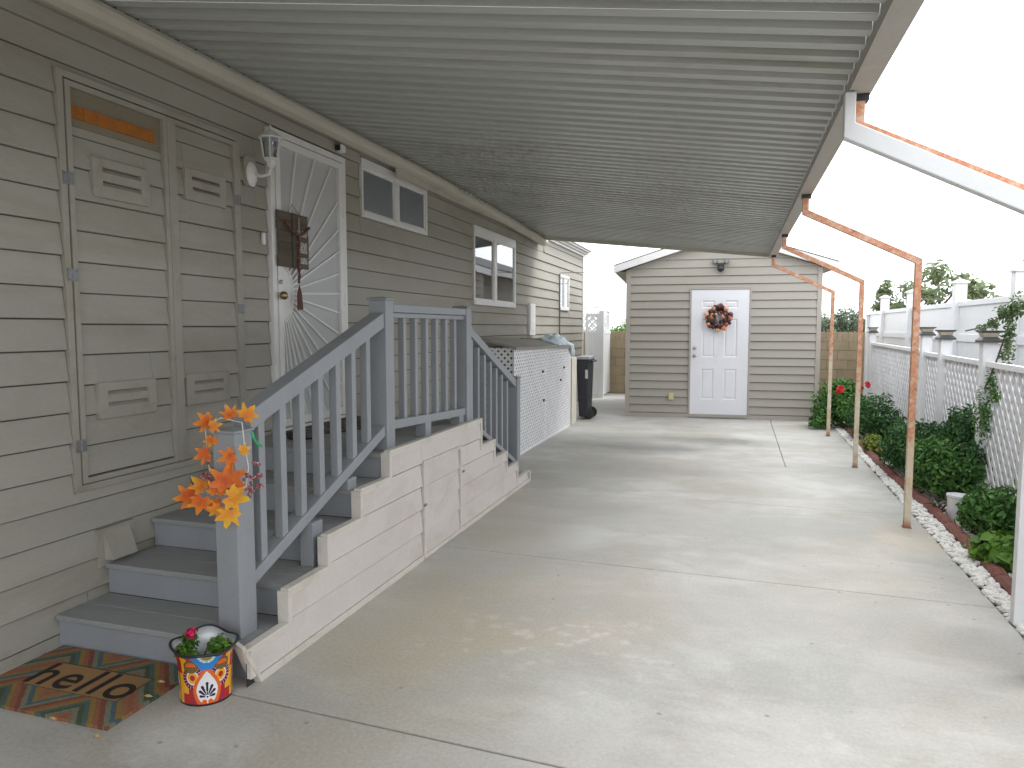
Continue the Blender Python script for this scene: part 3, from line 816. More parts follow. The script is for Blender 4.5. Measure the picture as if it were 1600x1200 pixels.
m.build('leaf_frame', M['white_paint'], sd_, bevel=0.003)
MB().box(HX + 0.016, HX + 0.022, a + sw, b - sw, c + 0.055, d - sw).build('screen_panel', M['mesh_white'], sd_)
ia, ib, ic, idd = a + sw, b - sw, c + 0.055, d - sw
CY, CZ = ia, 1.735
# half-oval lock plate with its rim
RA, RB = 0.135, 0.195
pl = [(HX + 0.023, CY, CZ - RB)] + [(HX + 0.023, CY + RA * math.cos(t), CZ + RB * math.sin(t)) for t in [R(-85 + 10 * i) for i in range(18)]] + [(HX + 0.023, CY, CZ + RB)]
MB().prism(pl, (0.008, 0, 0)).build('lock_plate', M['white_paint'], sd_)
MB().tube([(HX + 0.034, CY + (RA + .004) * math.cos(t), CZ + (RB + .004) * math.sin(t)) for t in [R(-90 + 10 * i) for i in range(19)]], 0.009, 6).build('plate_rim', M['white_paint'], sd_)
for ang in [78, 66, 56, 44.5, 35, 25.5, 14, 2.5, -9, -21, -32, -42, -51, -59, -66, -72.5, -79, -84.5]:
    t = R(ang); dy, dz = math.cos(t), math.sin(t)
    s0 = 1 / math.sqrt((dy / RA) ** 2 + (dz / RB) ** 2)
    s1 = min([(ib - CY) / dy] + ([(idd - CZ) / dz] if dz > 0 else [(ic - CZ) / dz] if dz < 0 else []))
    MB().bar((HX + 0.030, CY + dy * s0, CZ + dz * s0), (HX + 0.030, CY + dy * s1, CZ + dz * s1), 0.013, 0.013, (1, 0, 0)).build('ray_bar', M['white_paint'], sd_)
for z, mt in ((1.812, 'steel'), (1.72, 'brass')):
    m = MB(); m.lathe((HX + 0.031, 4.205, z), [(0.030, 0), (0.030, 0.006), (0.024, 0.012), (0.010, 0.016), (0.010, 0.030)] + ([(0.026, 0.036), (0.030, 0.050), (0.026, 0.064), (0.008, 0.070)] if mt == 'brass' else [(0.016, 0.031), (0.014, 0.036)]), 16, 'X')
    m.build('door_knob' if mt == 'brass' else 'deadbolt', M[mt], sd_, smooth=True)
for z in (2.42, 1.72, 1.05):
    MB().tube([(HX + 0.052, b + 0.004, z - 0.05), (HX + 0.052, b + 0.004, z + 0.05)], 0.007, 8).build('hinge', M['white_paint'], sd_)
# --- dryer hood
m = MB(); m.box(HX + 0.002, HX + 0.020, 2.700, 2.925, 0.300, 0.492)
m.add([(HX + 0.02, 2.735, 0.475), (HX + 0.02, 2.895, 0.475), (HX + 0.075, 2.890, 0.335), (HX + 0.075, 2.740, 0.335), (HX + 0.02, 2.735, 0.330), (HX + 0.02, 2.895, 0.330)],
      [(0, 1, 2, 3), (0, 3, 4), (1, 5, 2), (3, 2, 5, 4)])
m.build('dryer_vent_hood', M['siding_trim'], house, label='faded vent hood low on the wall')
# conduit beside the far window, small wall cabinet
MB().tube([(HX + 0.03, 12.47, 1.15), (HX + 0.03, 12.47, 2.46)], 0.012, 8).build('conduit', M['wire'], house)
m = MB(); m.box(HX + 0.002, HX + 0.055, 10.43, 10.75, 1.385, 1.865); m.box(HX + 0.0555, HX + 0.062, 10.45, 10.73, 1.45, 1.855)
m.build('meter_box', M['white_paint'], house, bevel=0.004, label='narrow white service box on the wall')

# ================================================================== CARPORT
cp = thing('carport', (0.46, 5.9, 0), 'carport of ribbed metal roof panels carried by bent rusty posts along the driveway', 'carport')
PX0, PX1 = -2.925, 0.44
def zr(x): return 3.04 + (2.555 - 3.04) * (x - PX0) / (PX1 - PX0)
PER = 0.1365; NR = 3
prof = []
for k in range(NR):
    y = k * PER
    prof += [(y, 0.0), (y + 0.060, 0.0), (y + 0.068, 0.042), (y + PER - 0.008, 0.042)]
prof += [(NR * PER - 0.0005, 0.001), (NR * PER - 0.0005, 0.004)]
bot = prof; top = [(y, z + 0.0025) for y, z in prof]
nP = len(prof)
def dip(y): return 0.115 * (max(0.0, y - 6.0) / 5.0) ** 1.6
def pan_mesh(y0):
    """one roof panel, local y from 0; past y=6 the house side sags a little"""
    m = MB()
    for x in (PX0, PX1):
        for lay in (bot, top):
            for (y, z) in lay: m.v.append((x, y, zr(x) + z - dip(y0 + y) * (PX1 - x) / (PX1 - PX0)))
    n2 = 2 * nP
    for i in range(nP - 1):
        m.f += [(i, i + 1, n2 + i + 1, n2 + i), (nP + i, n2 + nP + i, n2 + nP + i + 1, nP + i + 1)]
    for o_ in (0, n2):
        for i in range(nP - 1): m.f.append((o_ + i, o_ + nP + i, o_ + nP + i + 1, o_ + i + 1))
    m.f += [(0, n2, n2 + nP, nP), (nP - 1, nP + nP - 1, n2 + nP + nP - 1, n2 + nP - 1)]
    return m.mesh('roof_panel', M['roofpan'])
pan = pan_mesh(-10)
yk = 10.93
nk = 0
while yk > -0.4:
    yk -= NR * PER
    o = inst('roof_panel', pan if yk + NR * PER < 6 else pan_mesh(yk), cp, (0, yk, random.uniform(-0.0012, 0.0012)))
# inst puts loc relative to the parent's origin; the mesh is in world x,z
# gutter along the house: rounded cream moulding
ya, yb = -3.2, 11.08
gp = [(-2.955, 2.930), (-2.915, 2.922), (-2.872, 2.938), (-2.850, 2.965), (-2.845, 2.990), (-2.853, 3.012), (-2.875, 3.020), (-2.955, 3.026)]
def gpts(y, dz, dx): return [(x + dx, y, z + dz) for x, z in gp]
n = len(gp); st_y = [ya, 6.0, 7.0, 7.3, 8.0, 9.0, 10.0, 10.95, yb]
MB().box(-2.9395, -2.9285, 5.9, 10.95, 2.86, 3.104).build('sky_leak_block', M['gutter'], cp)  # hidden strip added to stop sky light leaking onto the gutter top
gm = MB(); rings_ = []
for y_ in st_y: rings_.append(gpts(y_, 0.002 - dip(min(y_, 10.95)) - (0.016 if y_ > 7.2 else 0), -0.012 if y_ > 10 else 0.0))
gm.v = [p for q in rings_ for p in q]
gm.f = [tuple(range(n)), tuple(range(len(gm.v) - 1, len(gm.v) - n - 1, -1))] + [(k * n + i, (k + 1) * n + i, (k + 1) * n + (i + 1) % n, k * n + (i + 1) % n) for k in range(len(st_y) - 1) for i in range(n)]
gm.build('gutter', M['gutter'], cp)
# front beam (channel) and end trim
m = MB(); m.box(0.442, 0.450, -0.7, 10.95, 2.505, 2.640); m.box(0.4505, 0.535, -0.7, 10.95, 2.505, 2.513); m.box(0.4505, 0.535, -0.7, 10.95, 2.634, 2.640); m.box(0.528, 0.535, -0.7, 10.95, 2.5135, 2.560)
m.build('front_beam', M['beam'], cp)
MB().prism([(PX0, 10.936, zr(PX0) - 0.045 - dip(10.93)), (PX1, 10.936, zr(PX1) - 0.045), (PX1, 10.936, zr(PX1) + 0.06), (PX0, 10.936, zr(PX0) + 0.06 - dip(10.93))], (0, 0.014, 0)).build('end_trim', M['gutter'], cp)
# bent posts
for i, py in enumerate((3.48, 5.90, 8.32, 10.64, 1.08)):
    po = thing('carport_post', (1.28, py, 0), parent=cp)
    w = 0.044; h = w / 2
    xs, zt, z1, xe, z2 = 0.492, 2.50, 2.372, 1.272, 1.985
    # one continuous bent tube: mitred rings
    def ring(cx, cz, dx, dz):
        return [(cx - dx, py - h, cz - dz), (cx + dx, py - h, cz + dz), (cx + dx, py + h, cz + dz), (cx - dx, py + h, cz - dz)]
    rings = [ring(xs, zt, h, 0), ring(xs, z1, h, h * 0.62), ring(xe, z2, h, h * 0.62), ring(xe, 0.0, h, 0)]
    vs = [p for r_ in rings for p in r_]; fs = [(3, 2, 1, 0), (12, 13, 14, 15)]
    for q in range(3):
        for k in range(4): fs.append((q * 4 + k, q * 4 + (k + 1) % 4, q * 4 + 4 + (k + 1) % 4, q * 4 + 4 + k))
    MB().add(vs, fs).build('bent_tube', M['rust'], po)
    MB().box(xs - 0.029, xs + 0.036, py - 0.032, py + 0.032, 2.476, 2.504).build('bracket', M['black'], po)
    if i > 0: MB().box(xe - 0.03, xe + 0.03, py - 0.03, py + 0.03, 0.0, 0.005).build('foot_plate', M['rust'], po)
# white downpipe under the nearest arm
dp = [(0.432, 2.50), (0.432, 2.312), (1.20, 1.935), (1.36, 1.86)]
m = MB(); y0_, y1_ = 3.395, 3.448
def dring(x, z, dx, dz): return [(x - dx, y0_, z - dz), (x + dx, y0_, z + dz), (x + dx, y1_, z + dz), (x - dx, y1_, z - dz)]
rg = [dring(0.448, 2.50, 0.022, 0), dring(0.448, 2.335, 0.022, 0.020), dring(1.30, 1.915, 0.022, 0.020), dring(1.30, 0.0, 0.022, 0)]
rg[1] = [(0.426, y0_, 2.312), (0.470, y0_, 2.372), (0.470, y1_, 2.372), (0.426, y1_, 2.312)]
rg[2] = [(1.225, y0_, 1.905), (1.225 + 0.044, y0_, 1.965), (1.225 + 0.044, y1_, 1.965), (1.225, y1_, 1.905)]
rg[3] = [(1.225, y0_, 0.0), (1.269, y0_, 0.0), (1.269, y1_, 0.0), (1.225, y1_, 0.0)]
m.add([p for q in rg for p in q], [(3, 2, 1, 0), (12, 13, 14, 15)] + [(q * 4 + k, q * 4 + (k + 1) % 4, q * 4 + 4 + (k + 1) % 4, q * 4 + 4 + k) for q in range(3) for k in range(4)])
m.build('downpipe', M['white'], cp, bevel=0.004, label='white downpipe following the nearest arm')

# ================================================================== STEPS
st = thing('porch_steps', (-2.45, 4.2, 0), 'grey decking steps with railings up to the security door, closed in by pinkish beige siding', 'steps')
RY = [2.47, 2.757, 3.065, 3.375, 3.685]; RZ = [0.155, 0.310, 0.465, 0.620, 0.770]
SX = -1.915
for k, (y, z) in enumerate(zip(RY, RZ)):
    zp = RZ[k - 1] if k else 0.0
    MB().box(HX + 0.016, SX - 0.002, y, y + 0.02, zp + 0.001, z - 0.027).build('riser', M['rail'], st)
    yend = RY[k + 1] if k < 4 else 5.24
    cuts = [y - 0.018, (y + yend) / 2, yend - 0.001] if k < 4 else [y - 0.018] + [y + (yend - y) * q / 11 for q in range(1, 11)] + [yend]
    for q in range(len(cuts) - 1):
        MB().box(HX + 0.016, SX + 0.004, cuts[q] + 0.0015, cuts[q + 1] - 0.0015, z - 0.026, z + random.uniform(-0.001, 0.001)).build('tread_board', M['tread'], st, bevel=0.003)
# far flight
FY = [5.24, 5.575, 5.90, 6.23, 6.58]; FZ = [0.56, 0.405, 0.25, 0.095]
for k in range(4):
    MB().box(HX + 0.016, SX - 0.002, FY[k] - 0.022, FY[k] - 0.002, FZ[k] + 0.001, (RZ[4] if k == 0 else FZ[k - 1]) - 0.027).build('riser', M['rail'], st)
    for q in range(2):
        y0 = FY[k] + 0.0005 + q * (FY[k + 1] - FY[k]) / 2; y1 = y0 + (FY[k + 1] - FY[k]) / 2 - 0.003 + (0.018 if q else 0)
        MB().box(HX + 0.016, SX + 0.004, y0, y1, FZ[k] - 0.026, FZ[k]).build('tread_board', M['tread'], st, bevel=0.003)
MB().box(HX + 0.016, SX - 0.002, FY[4] - 0.02, FY[4], 0.0, FZ[3] - 0.027).build('riser', M['rail'], st)
MB().box(-2.95, SX - 0.03, 2.60, 6.45, 0.0, 0.08).build('base_frame', M['dark'], st)
# skirting outline (y, z)
SY = [2.37, 2.665, 2.995, 3.325, 3.665]; SZ = [z + 0.012 for z in RZ]; GY = [5.235, 5.56, 5.89, 6.22, 6.60]; GZ = [z + 0.005 for z in FZ]
def top_at(y):
    if y < SY[0]: return 0
    for k in range(4, -1, -1):
        if y >= SY[k] and y < GY[0]: return SZ[k]
    for k in range(4):
        if y < GY[k + 1]: return GZ[k]
    return 0
edges = sorted(SY + GY)
hatchY = (4.125, 4.79)
pit = 0.149
def skirt_pieces(y0, y1, zlo, ztop_cap, parent, mat, xo):
    z = zlo; k = 0
    while z < ztop_cap - 0.004:
        za, zb = z, min(z + pit, ztop_cap)
        segs = []
        es = [y0] + [e for e in edges if y0 < e < y1] + [y1]
        for a_, b_ in zip(es[:-1], es[1:]):
            t = min(zb - 0.008, top_at((a_ + b_) / 2) - 0.012)
            if t - za < 0.008: continue
            if segs and abs(segs[-1][1] - a_) < 1e-6: segs[-1][1] = b_; segs[-1][2].append((a_, b_, t))
            else: segs.append([a_, b_, [(a_, b_, t)]])
        for s_ in segs:
            m_ = MB()
            for (p_, q_, t) in s_[2]:
                def off(zz): return 0.002 + 0.015 * (za + pit - zz) / pit
                zg = za + 0.003
                p_ = p_ + (0.004 if p_ in SY and p_ == s_[0] else 0.0)
                m_.prism([(xo - 0.004, p_, zg), (xo + off(za), p_, zg), (xo + off(t), p_, t), (xo - 0.004, p_, t)], (0, q_ - p_ - 0.0004, 0))
            m_.build('siding_board', mat, parent)
        z += pit
XS = -1.905
skirt_pieces(2.40, hatchY[0] - 0.004, 0.035, 0.78, st, M['skirt'], XS)
skirt_pieces(hatchY[0] - 0.004, hatchY[1] + 0.004, 0.035 + 4 * pit + 0.012, 0.78, st, M['skirt'], XS)
skirt_pieces(hatchY[1] + 0.004, 6.56, 0.035, 0.78, st, M['skirt'], XS)
m = MB()
for k in range(5):
    m.box(SX + 0.002, XS - 0.0045, SY[k] + 0.03, (SY[k + 1] if k < 4 else GY[0]) + (0.03 if k < 4 else -0.01), 0.0, SZ[k] - 0.014)
for k in range(4):
    m.box(SX + 0.002, XS - 0.0045, GY[k] + 0.0005 - 0.01, GY[k + 1] - 0.02, 0.0, GZ[k] - 0.02)
m.build('skirting_frame', M['dark'], st)
# trims following the steps
tw = 0.030
for k in range(5):
    y0 = SY[k]; y1 = SY[k + 1] if k < 4 else GY[0] + 0.018
    zl = SZ[k - 1] if k else 0.02
    if k == 0:
        # bent, loose end piece at the bottom step
        MB().prism([(SX - 0.045, y0 - 0.005, SZ[0] + 0.045), (XS + 0.006, y0 - 0.01, SZ[0] + 0.02), (XS + 0.026, y0 + 0.085, 0.0), (SX - 0.02, y0 + 0.075, 0.0)], (0, 0.022, 0)).build('end_trim', M['skirt_trim'], st, bevel=0.003, label='buckled trim piece at the bottom corner')
    else:
        MB().box(SX - 0.030, XS + 0.019, y0, y0 + tw, zl - 0.012, SZ[k] - 0.006).build('corner_trim', M['skirt_trim'], st, bevel=0.002)
    MB().box(SX - 0.012, XS + 0.020, y0 + (0.001 if k else 0.005), y1 - (0.001 if k < 4 else 0.0), SZ[k] - 0.005, SZ[k] + 0.008).build('cap_trim', M['skirt_trim'], st, bevel=0.002)
    MB().box(XS + 0.001, XS + 0.019, y0 + tw, y1 - 0.001, SZ[k] - 0.030, SZ[k] - 0.0055).build('cap_lip', M['skirt_trim'], st)
for k in range(4):
    y0, y1 = GY[k] + 0.019, GY[k + 1] + 0.018
    zt_ = SZ[4] if k == 0 else GZ[k - 1]
    MB().box(SX - 0.012, XS + 0.020, y0, y1, GZ[k] - 0.005, GZ[k] + 0.008).build('cap_trim', M['skirt_trim'], st, bevel=0.002)
    MB().box(XS + 0.003, XS + 0.0195, GY[k] - 0.010, GY[k] + 0.018, GZ[k] - 0.03, zt_ - 0.006).build('corner_trim', M['skirt_trim'], st, bevel=0.002)
MB().box(XS + 0.001, XS + 0.030, 6.585, 6.615, 0.0, GZ[3] + 0.006).build('corner_trim', M['skirt_trim'], st)
MB().box(XS + 0.001, XS + 0.024, 2.46, hatchY[0] - 0.006, 0.0, 0.034).build('base_trim', M['skirt_trim'], st, bevel=0.002)
MB().box(XS + 0.001, XS + 0.024, hatchY[1] + 0.006, 6.58, 0.0, 0.034).build('base_trim', M['skirt_trim'], st, bevel=0.002)
# hatch in the skirting
ht = thing('skirting_hatch', (XS, hatchY[0], 0), parent=st)
ring_frame('hatch_frame', XS + 0.002, XS + 0.026, hatchY[0], hatchY[1], 0.004, 0.645, 0.026, M['skirt_trim'], ht, bevel=0.002)
for k in range(5):
    za = 0.032 + k * pit
    zb = min(za + pit - 0.008, 0.617)
    if zb - za < 0.01: continue
    MB().prism([(XS + 0.001, hatchY[0] + 0.027, za), (XS + 0.017, hatchY[0] + 0.027, za), (XS + 0.017 - 0.013 * (zb - za) / pit, hatchY[0] + 0.027, zb), (XS + 0.001, hatchY[0] + 0.027, zb)], (0, hatchY[1] - hatchY[0] - 0.054, 0)).build('siding_board', M['skirt'], ht)
for (yy, zz) in ((hatchY[0] + 0.004, 0.36), (hatchY[1] + 0.012, 0.45)):
    MB().box(XS + 0.027, XS + 0.034, yy - 0.012, yy + 0.02, zz - 0.008, zz + 0.008).build('latch', M['galv'], ht)

# posts and railings
RXc = -2.003
def post(x0, x1, y0, y1, z0, z1, cap=True):
    p = MB().box(x0, x1, y0, y1, z0, z1).build('post', M['rail'], st, bevel=0.004)
    if cap:
        m_ = MB(); m_.box(x0 - 0.008, x1 + 0.008, y0 - 0.008, y1 + 0.008, z1 + 0.0005, z1 + 0.012)
        cx, cy = (x0 + x1) / 2, (y0 + y1) / 2
        m_.add([(x0 - 0.006, y0 - 0.006, z1 + 0.0125), (x1 + 0.006, y0 - 0.006, z1 + 0.0125), (x1 + 0.006, y1 + 0.006, z1 + 0.0125), (x0 - 0.006, y1 + 0.006, z1 + 0.0125), (cx, cy, z1 + 0.022)], [(0, 1, 4), (1, 2, 4), (2, 3, 4), (3, 0, 4), (3, 2, 1, 0)])
        m_.build('post_cap', M['rail'], p, bevel=0.002)
post(-2.118, -2.004, 2.487, 2.600, 0.155, 1.052)
post(-2.062, -1.952, 3.765, 3.872, 0.772, 1.662)
post(-2.045, -1.938, 5.052, 5.155, 0.772, 1.648)
post(-2.035, -1.926, 6.335, 6.430, 0.250, 1.025)
MB().box(SX + 0.001 - 0.12, SX - 0.01, 2.478, 2.60, 0.0, 0.15).build('post_base', M['rail'], st)
def rail_bar(name, p0, p1, w, h):
    """bar with vertical end cuts; p = (x,y,ztop)"""
    x0, x1 = p0[0] - w / 2, p0[0] + w / 2; X0, X1 = p1[0] - w / 2, p1[0] + w / 2
    MB().add([(x0, p0[1], p0[2] - h), (x1, p0[1], p0[2] - h), (x1, p0[1], p0[2]), (x0, p0[1], p0[2]), (X0, p1[1], p1[2] - h), (X1, p1[1], p1[2] - h), (X1, p1[1], p1[2]), (X0, p1[1], p1[2])],
             [(0, 1, 2, 3), (7, 6, 5, 4), (0, 4, 5, 1), (1, 5, 6, 2), (2, 6, 7, 3), (3, 7, 4, 0)]).build(name, M['rail'], st, bevel=0.004)
nx = -2.055; dx_ = -2.005
rail_bar('handrail', (nx, 2.603, 1.135), (dx_, 3.762, 1.588), 0.09, 0.088)
rail_bar('bottom_rail', (nx, 2.603, 0.418), (dx_, 3.762, 0.922), 0.085, 0.062)
for y in (2.685, 2.835, 2.985, 3.140, 3.297, 3.448, 3.600):
    t = (y - 2.603) / (3.762 - 2.603); x = nx + (dx_ - nx) * t + 0.012
    z0 = 0.418 + t * 0.504; z1 = 1.135 + t * 0.453 - 0.088
    s_ = 0.022; sl = 0.42
    MB().add([(x - s_, y - s_, z0 - s_ * sl), (x + s_, y - s_, z0 - s_ * sl), (x + s_, y + s_, z0 + s_ * sl), (x - s_, y + s_, z0 + s_ * sl), (x - s_, y - s_, z1 - s_ * sl), (x + s_, y - s_, z1 - s_ * sl), (x + s_, y + s_, z1 + s_ * sl), (x - s_, y + s_, z1 + s_ * sl)],
             [(0, 3, 2, 1), (4, 5, 6, 7), (0, 1, 5, 4), (1, 2, 6, 5), (2, 3, 7, 6), (3, 0, 4, 7)]).build('baluster', M['rail'], st, bevel=0.003)
for (y, z) in ((3.05, 0.310), (3.395, 0.620)):
    t = (y - 2.603) / 1.159
    MB().box(-2.05, -1.975, y - 0.045, y + 0.045, z, 0.418 + t * 0.504 - 0.062 - 0.018).build('support_block', M['rail'], st, bevel=0.003)
# deck rail
rail_bar('handrail', (-1.995, 3.875, 1.642), (-1.985, 5.049, 1.642), 0.085, 0.05)
rail_bar('handrail_support', (-1.995, 3.875, 1.590), (-1.985, 5.049, 1.590), 0.05, 0.03)
rail_bar('bottom_rail', (-1.995, 3.875, 0.940), (-1.985, 5.049, 0.888), 0.07, 0.055)
for k in range(6):
    y = 4.062 + k * 0.169
    MB().box(-2.012, -1.972, y - 0.02, y + 0.02, 0.936 - 0.052 * (y - 3.875) / 1.17, 1.559).build('baluster', M['rail'], st, bevel=0.003)
for y in (4.37, 4.98):
    MB().box(-2.03, -1.955, y - 0.045, y + 0.045, 0.771, 0.862 if y > 4.5 else 0.864).build('support_block', M['rail'], st, bevel=0.003)
# far flight rail
rail_bar('handrail', (-1.99, 5.158, 1.520), (-1.98, 6.332, 1.020), 0.08, 0.075)
rail_bar('bottom_rail', (-1.99, 5.158, 0.800), (-1.98, 6.332, 0.268), 0.07, 0.045)
for k in range(7):
    y = 5.24 + k * 0.152
    t = (y - 5.158) / 1.174
    MB().box(-2.005, -1.965, y - 0.02, y + 0.02, 0.800 - 0.532 * t - 0.012, 1.520 - 0.5 * t - 0.078).build('baluster', M['rail'], st, bevel=0.003)

# ================================================================== SHED
SA = Vector((-1.734, 12.054, 0)); ang = math.atan2(12.303 - 12.054, 1.295 + 1.734)
sh = thing('storage_shed', tuple(SA), 'beige lap-sided shed with white six-panel door at the end of the driveway', 'shed', rz=ang)
SW, SH, PK, SDp = 3.039, 2.48, 2.98, 3.0
wallp = [(0, 0, 0), (SW, 0, 0), (SW, 0, SH), (SW / 2, 0, PK), (0, 0, SH)]
MB().prism([(x, 0.006, z) for x, y, z in wallp], (0, SDp, 0)).build('wall', M['gap_shade'], sh)
for xx in (-0.004, SW + 0.001): MB().box(xx, xx + 0.003, 0.061, SDp + 0.006, 0.0, SH - 0.01).build('side_wall', M['shed'], sh)
def gable(z):
    if z <= SH: return (0.055, SW - 0.055)
    t = (z - SH) / (PK - SH) * SW / 2
    return (0.03 + t, SW - 0.03 - t)
siding(sh, (0, 0.004, 0), (1, 0, 0), (0, -1, 0), 0.055, SW - 0.055, 0.075, 0.1335, 22, [(1.018, 1.988, 0.0, 2.150)], M['shed'], proud=0.020, ztop=2.95, topgap=0.004, top_fn=gable)
MB().prism([(0.03, 0.0045, SH - 0.12), (SW - 0.03, 0.0045, SH - 0.12), (SW - 0.03, 0.0045, SH), (SW / 2, 0.0045, PK), (0.03, 0.0045, SH)], (0, -0.0035, 0)).build('gable_backing', M['shed'], sh)
MB().box(0.0, SW, -0.024, 0.003, 0.0, 0.07).build('base_trim', M['shed_trim'], sh)
for (a, b) in ((-0.02, 0.054), (SW - 0.054, SW + 0.015)):
    MB().box(a, b, -0.022, 0.06, 0.07, SH - 0.02).build('corner_trim', M['shed_trim'], sh)
for sx in (-1, 1):
    e = -0.22 if sx < 0 else SW + 0.22
    zc = PK + 0.10; ze = SH + 0.10 - 0.055
    # roof slope, rake fascia, soffit
    p0 = (SW / 2, -0.16, zc); p1 = (e, -0.16, ze)
    MB().prism([p0, p1, (e, -0.16, ze + 0.014), (SW / 2, -0.16, zc + 0.014)], (0, SDp + 0.32, 0)).build('roof', M['shingle'], sh)
    MB().prism([(SW / 2, -0.155, zc - 0.002), (e, -0.155, ze - 0.002), (e, -0.155, ze - 0.118), (SW / 2, -0.155, zc - 0.118)], (0, 0.02, 0)).build('rake_board', M['white_paint'], sh)
    MB().prism([(SW / 2, -0.134, zc - 0.10), (e, -0.134, ze - 0.10), (e, -0.134, ze - 0.112), (SW / 2, -0.134, zc - 0.112)], (0, 0.13, 0)).build('soffit', M['white_paint'], sh)
    MB().box(min(e, e - sx * 0.02), max(e, e - sx * 0.02), -0.133, SDp + 0.1, ze - 0.10, ze - 0.004).build('eave_fascia', M['white_paint'], sh)
    MB().box(min(e - sx * 0.021, 0 if sx < 0 else SW), max(e - sx * 0.021, 0 if sx < 0 else SW), -0.003 + 0.006, SDp, ze - 0.098, ze - 0.088).build('eave_soffit', M['shed_trim'], sh)
sdr = thing('entry_door', (0, 0, 0), parent=sh); ORG[sdr.name] = Vector((0, 0, 0)); sdr.location = (0, 0, 0)
D0, D1, E0, E1 = 1.047, 1.960, 0.045, 2.118
m = MB(); m.box(D0 - 0.028, D0 - 0.004, -0.03, 0.003, 0.0705, E1 + 0.03); m.box(D1 + 0.004, D1 + 0.028, -0.03, 0.003, 0.0705, E1 + 0.03); m.box(D0 - 0.004, D1 + 0.004, -0.03, 0.003, E1 + 0.006, E1 + 0.03)
m.build('door_casing', M['shed_trim'], sdr)
# leaf with six recessed panels
us = [D0, D0 + 0.17, D0 + 0.375, D0 + 0.525, D0 + 0.735, D1]
zs = [E0, E0 + 0.27, E0 + 0.78, E0 + 0.97, E0 + 1.60, E0 + 1.77, E0 + 1.90, E1]
m = MB(); yF = -0.020
for i in range(5):
    for j in range(7):
        pan_ = i in (1, 3) and j in (1, 3, 5)
        if not pan_: m.box(us[i], us[i + 1], yF, 0.003, zs[j], zs[j + 1])
lf = m.build('door_leaf', M['door_white'], sdr)
for i in (1, 3):
    for j in (1, 3, 5):
        a, b, c, d = us[i], us[i + 1], zs[j], zs[j + 1]
        mm = MB(); g = 0.022; h = 0.042
        mm.add([(a, yF, c), (b, yF, c), (b, yF, d), (a, yF, d), (a + g, yF + 0.012, c + g), (b - g, yF + 0.012, c + g), (b - g, yF + 0.012, d - g), (a + g, yF + 0.012, d - g),
                (a + h, yF + 0.004, c + h), (b - h, yF + 0.004, c + h), (b - h, yF + 0.004, d - h), (a + h, yF + 0.004, d - h)],
               [(0, 1, 5, 4), (1, 2, 6, 5), (2, 3, 7, 6), (3, 0, 4, 7), (4, 5, 9, 8), (5, 6, 10, 9), (6, 7, 11, 10), (7, 4, 8, 11), (8, 9, 10, 11)])
        mm.build('panel', M['door_white'], sdr)
for z in (1.165, 1.035):
    MB().lathe((D0 + 0.065, -0.021, z), [(0.030, 0), (0.028, -0.008), (0.012, -0.014), (0.012, -0.03), (0.026, -0.04), (0.024, -0.055), (0.005, -0.060)], 14, 'Y').build('door_knob', M['steel'], sdr, smooth=True)
MB().box(D0 - 0.002, D1 + 0.002, -0.05, 0.003, 0.0705 - 0.045, E0 - 0.004).build('threshold', M['steel'], sdr)
MB().box(0.70, 0.785, -0.045, -0.02, 0.300, 0.415).build('outlet_cover', M['yellow_wall'], sh, bevel=0.006, label='yellowed outlet cover low on the front')

def local_shed(u, y, z): return SA + Vector((math.cos(ang) * u - math.sin(ang) * y, math.sin(ang) * u + math.cos(ang) * y, z))
# wreath on the shed door
wc = local_shed(1.485, -0.055, 1.655)
wr = thing('door_wreath', tuple(wc), 'round wreath of copper, black and orange baubles hung on the shed door', 'wreath')
cols = {'copper': (0.62, 0.22, 0.10), 'orange': (0.80, 0.25, 0.03), 'maroon': (0.10, 0.02, 0.02), 'blackb': (0.012, 0.012, 0.012), 'peach': (0.75, 0.40, 0.25)}
for k, c in cols.items():
    M[k] = surf('bauble_' + k.replace('blackb', 'black'), c, 0.22, 0.1, 30, 80, 0.02, bump=0, coat=0.3)
MB().tube([tuple(wc + Vector((0.15 * math.cos(t), 0, 0.15 * math.sin(t)))) for t in [2 * math.pi * i / 20 for i in range(21)]], 0.03, 6).build('wreath_base', M['black'], wr)
bm_ = {k: MB().ball((0, 0, 0), 1.0, 10, 7).mesh('bauble', M[k], smooth=True) for k in cols}
for i in range(95):
    t = random.uniform(0, 2 * math.pi); r_ = random.choice([0.08, 0.11, 0.13, 0.16, 0.18, 0.195]) + random.uniform(-0.012, 0.012)
    side = math.cos(t - R(20))
    k = random.choice(['copper', 'peach', 'orange', 'maroon', 'blackb', 'blackb', 'blackb', 'maroon', 'maroon'])
    s_ = random.uniform(0.022, 0.042)
    inst('bauble', bm_[k], wr, wc + Vector((r_ * math.cos(t), -0.02 - random.uniform(0, 0.035), r_ * math.sin(t))), scale=(s_, s_, s_))
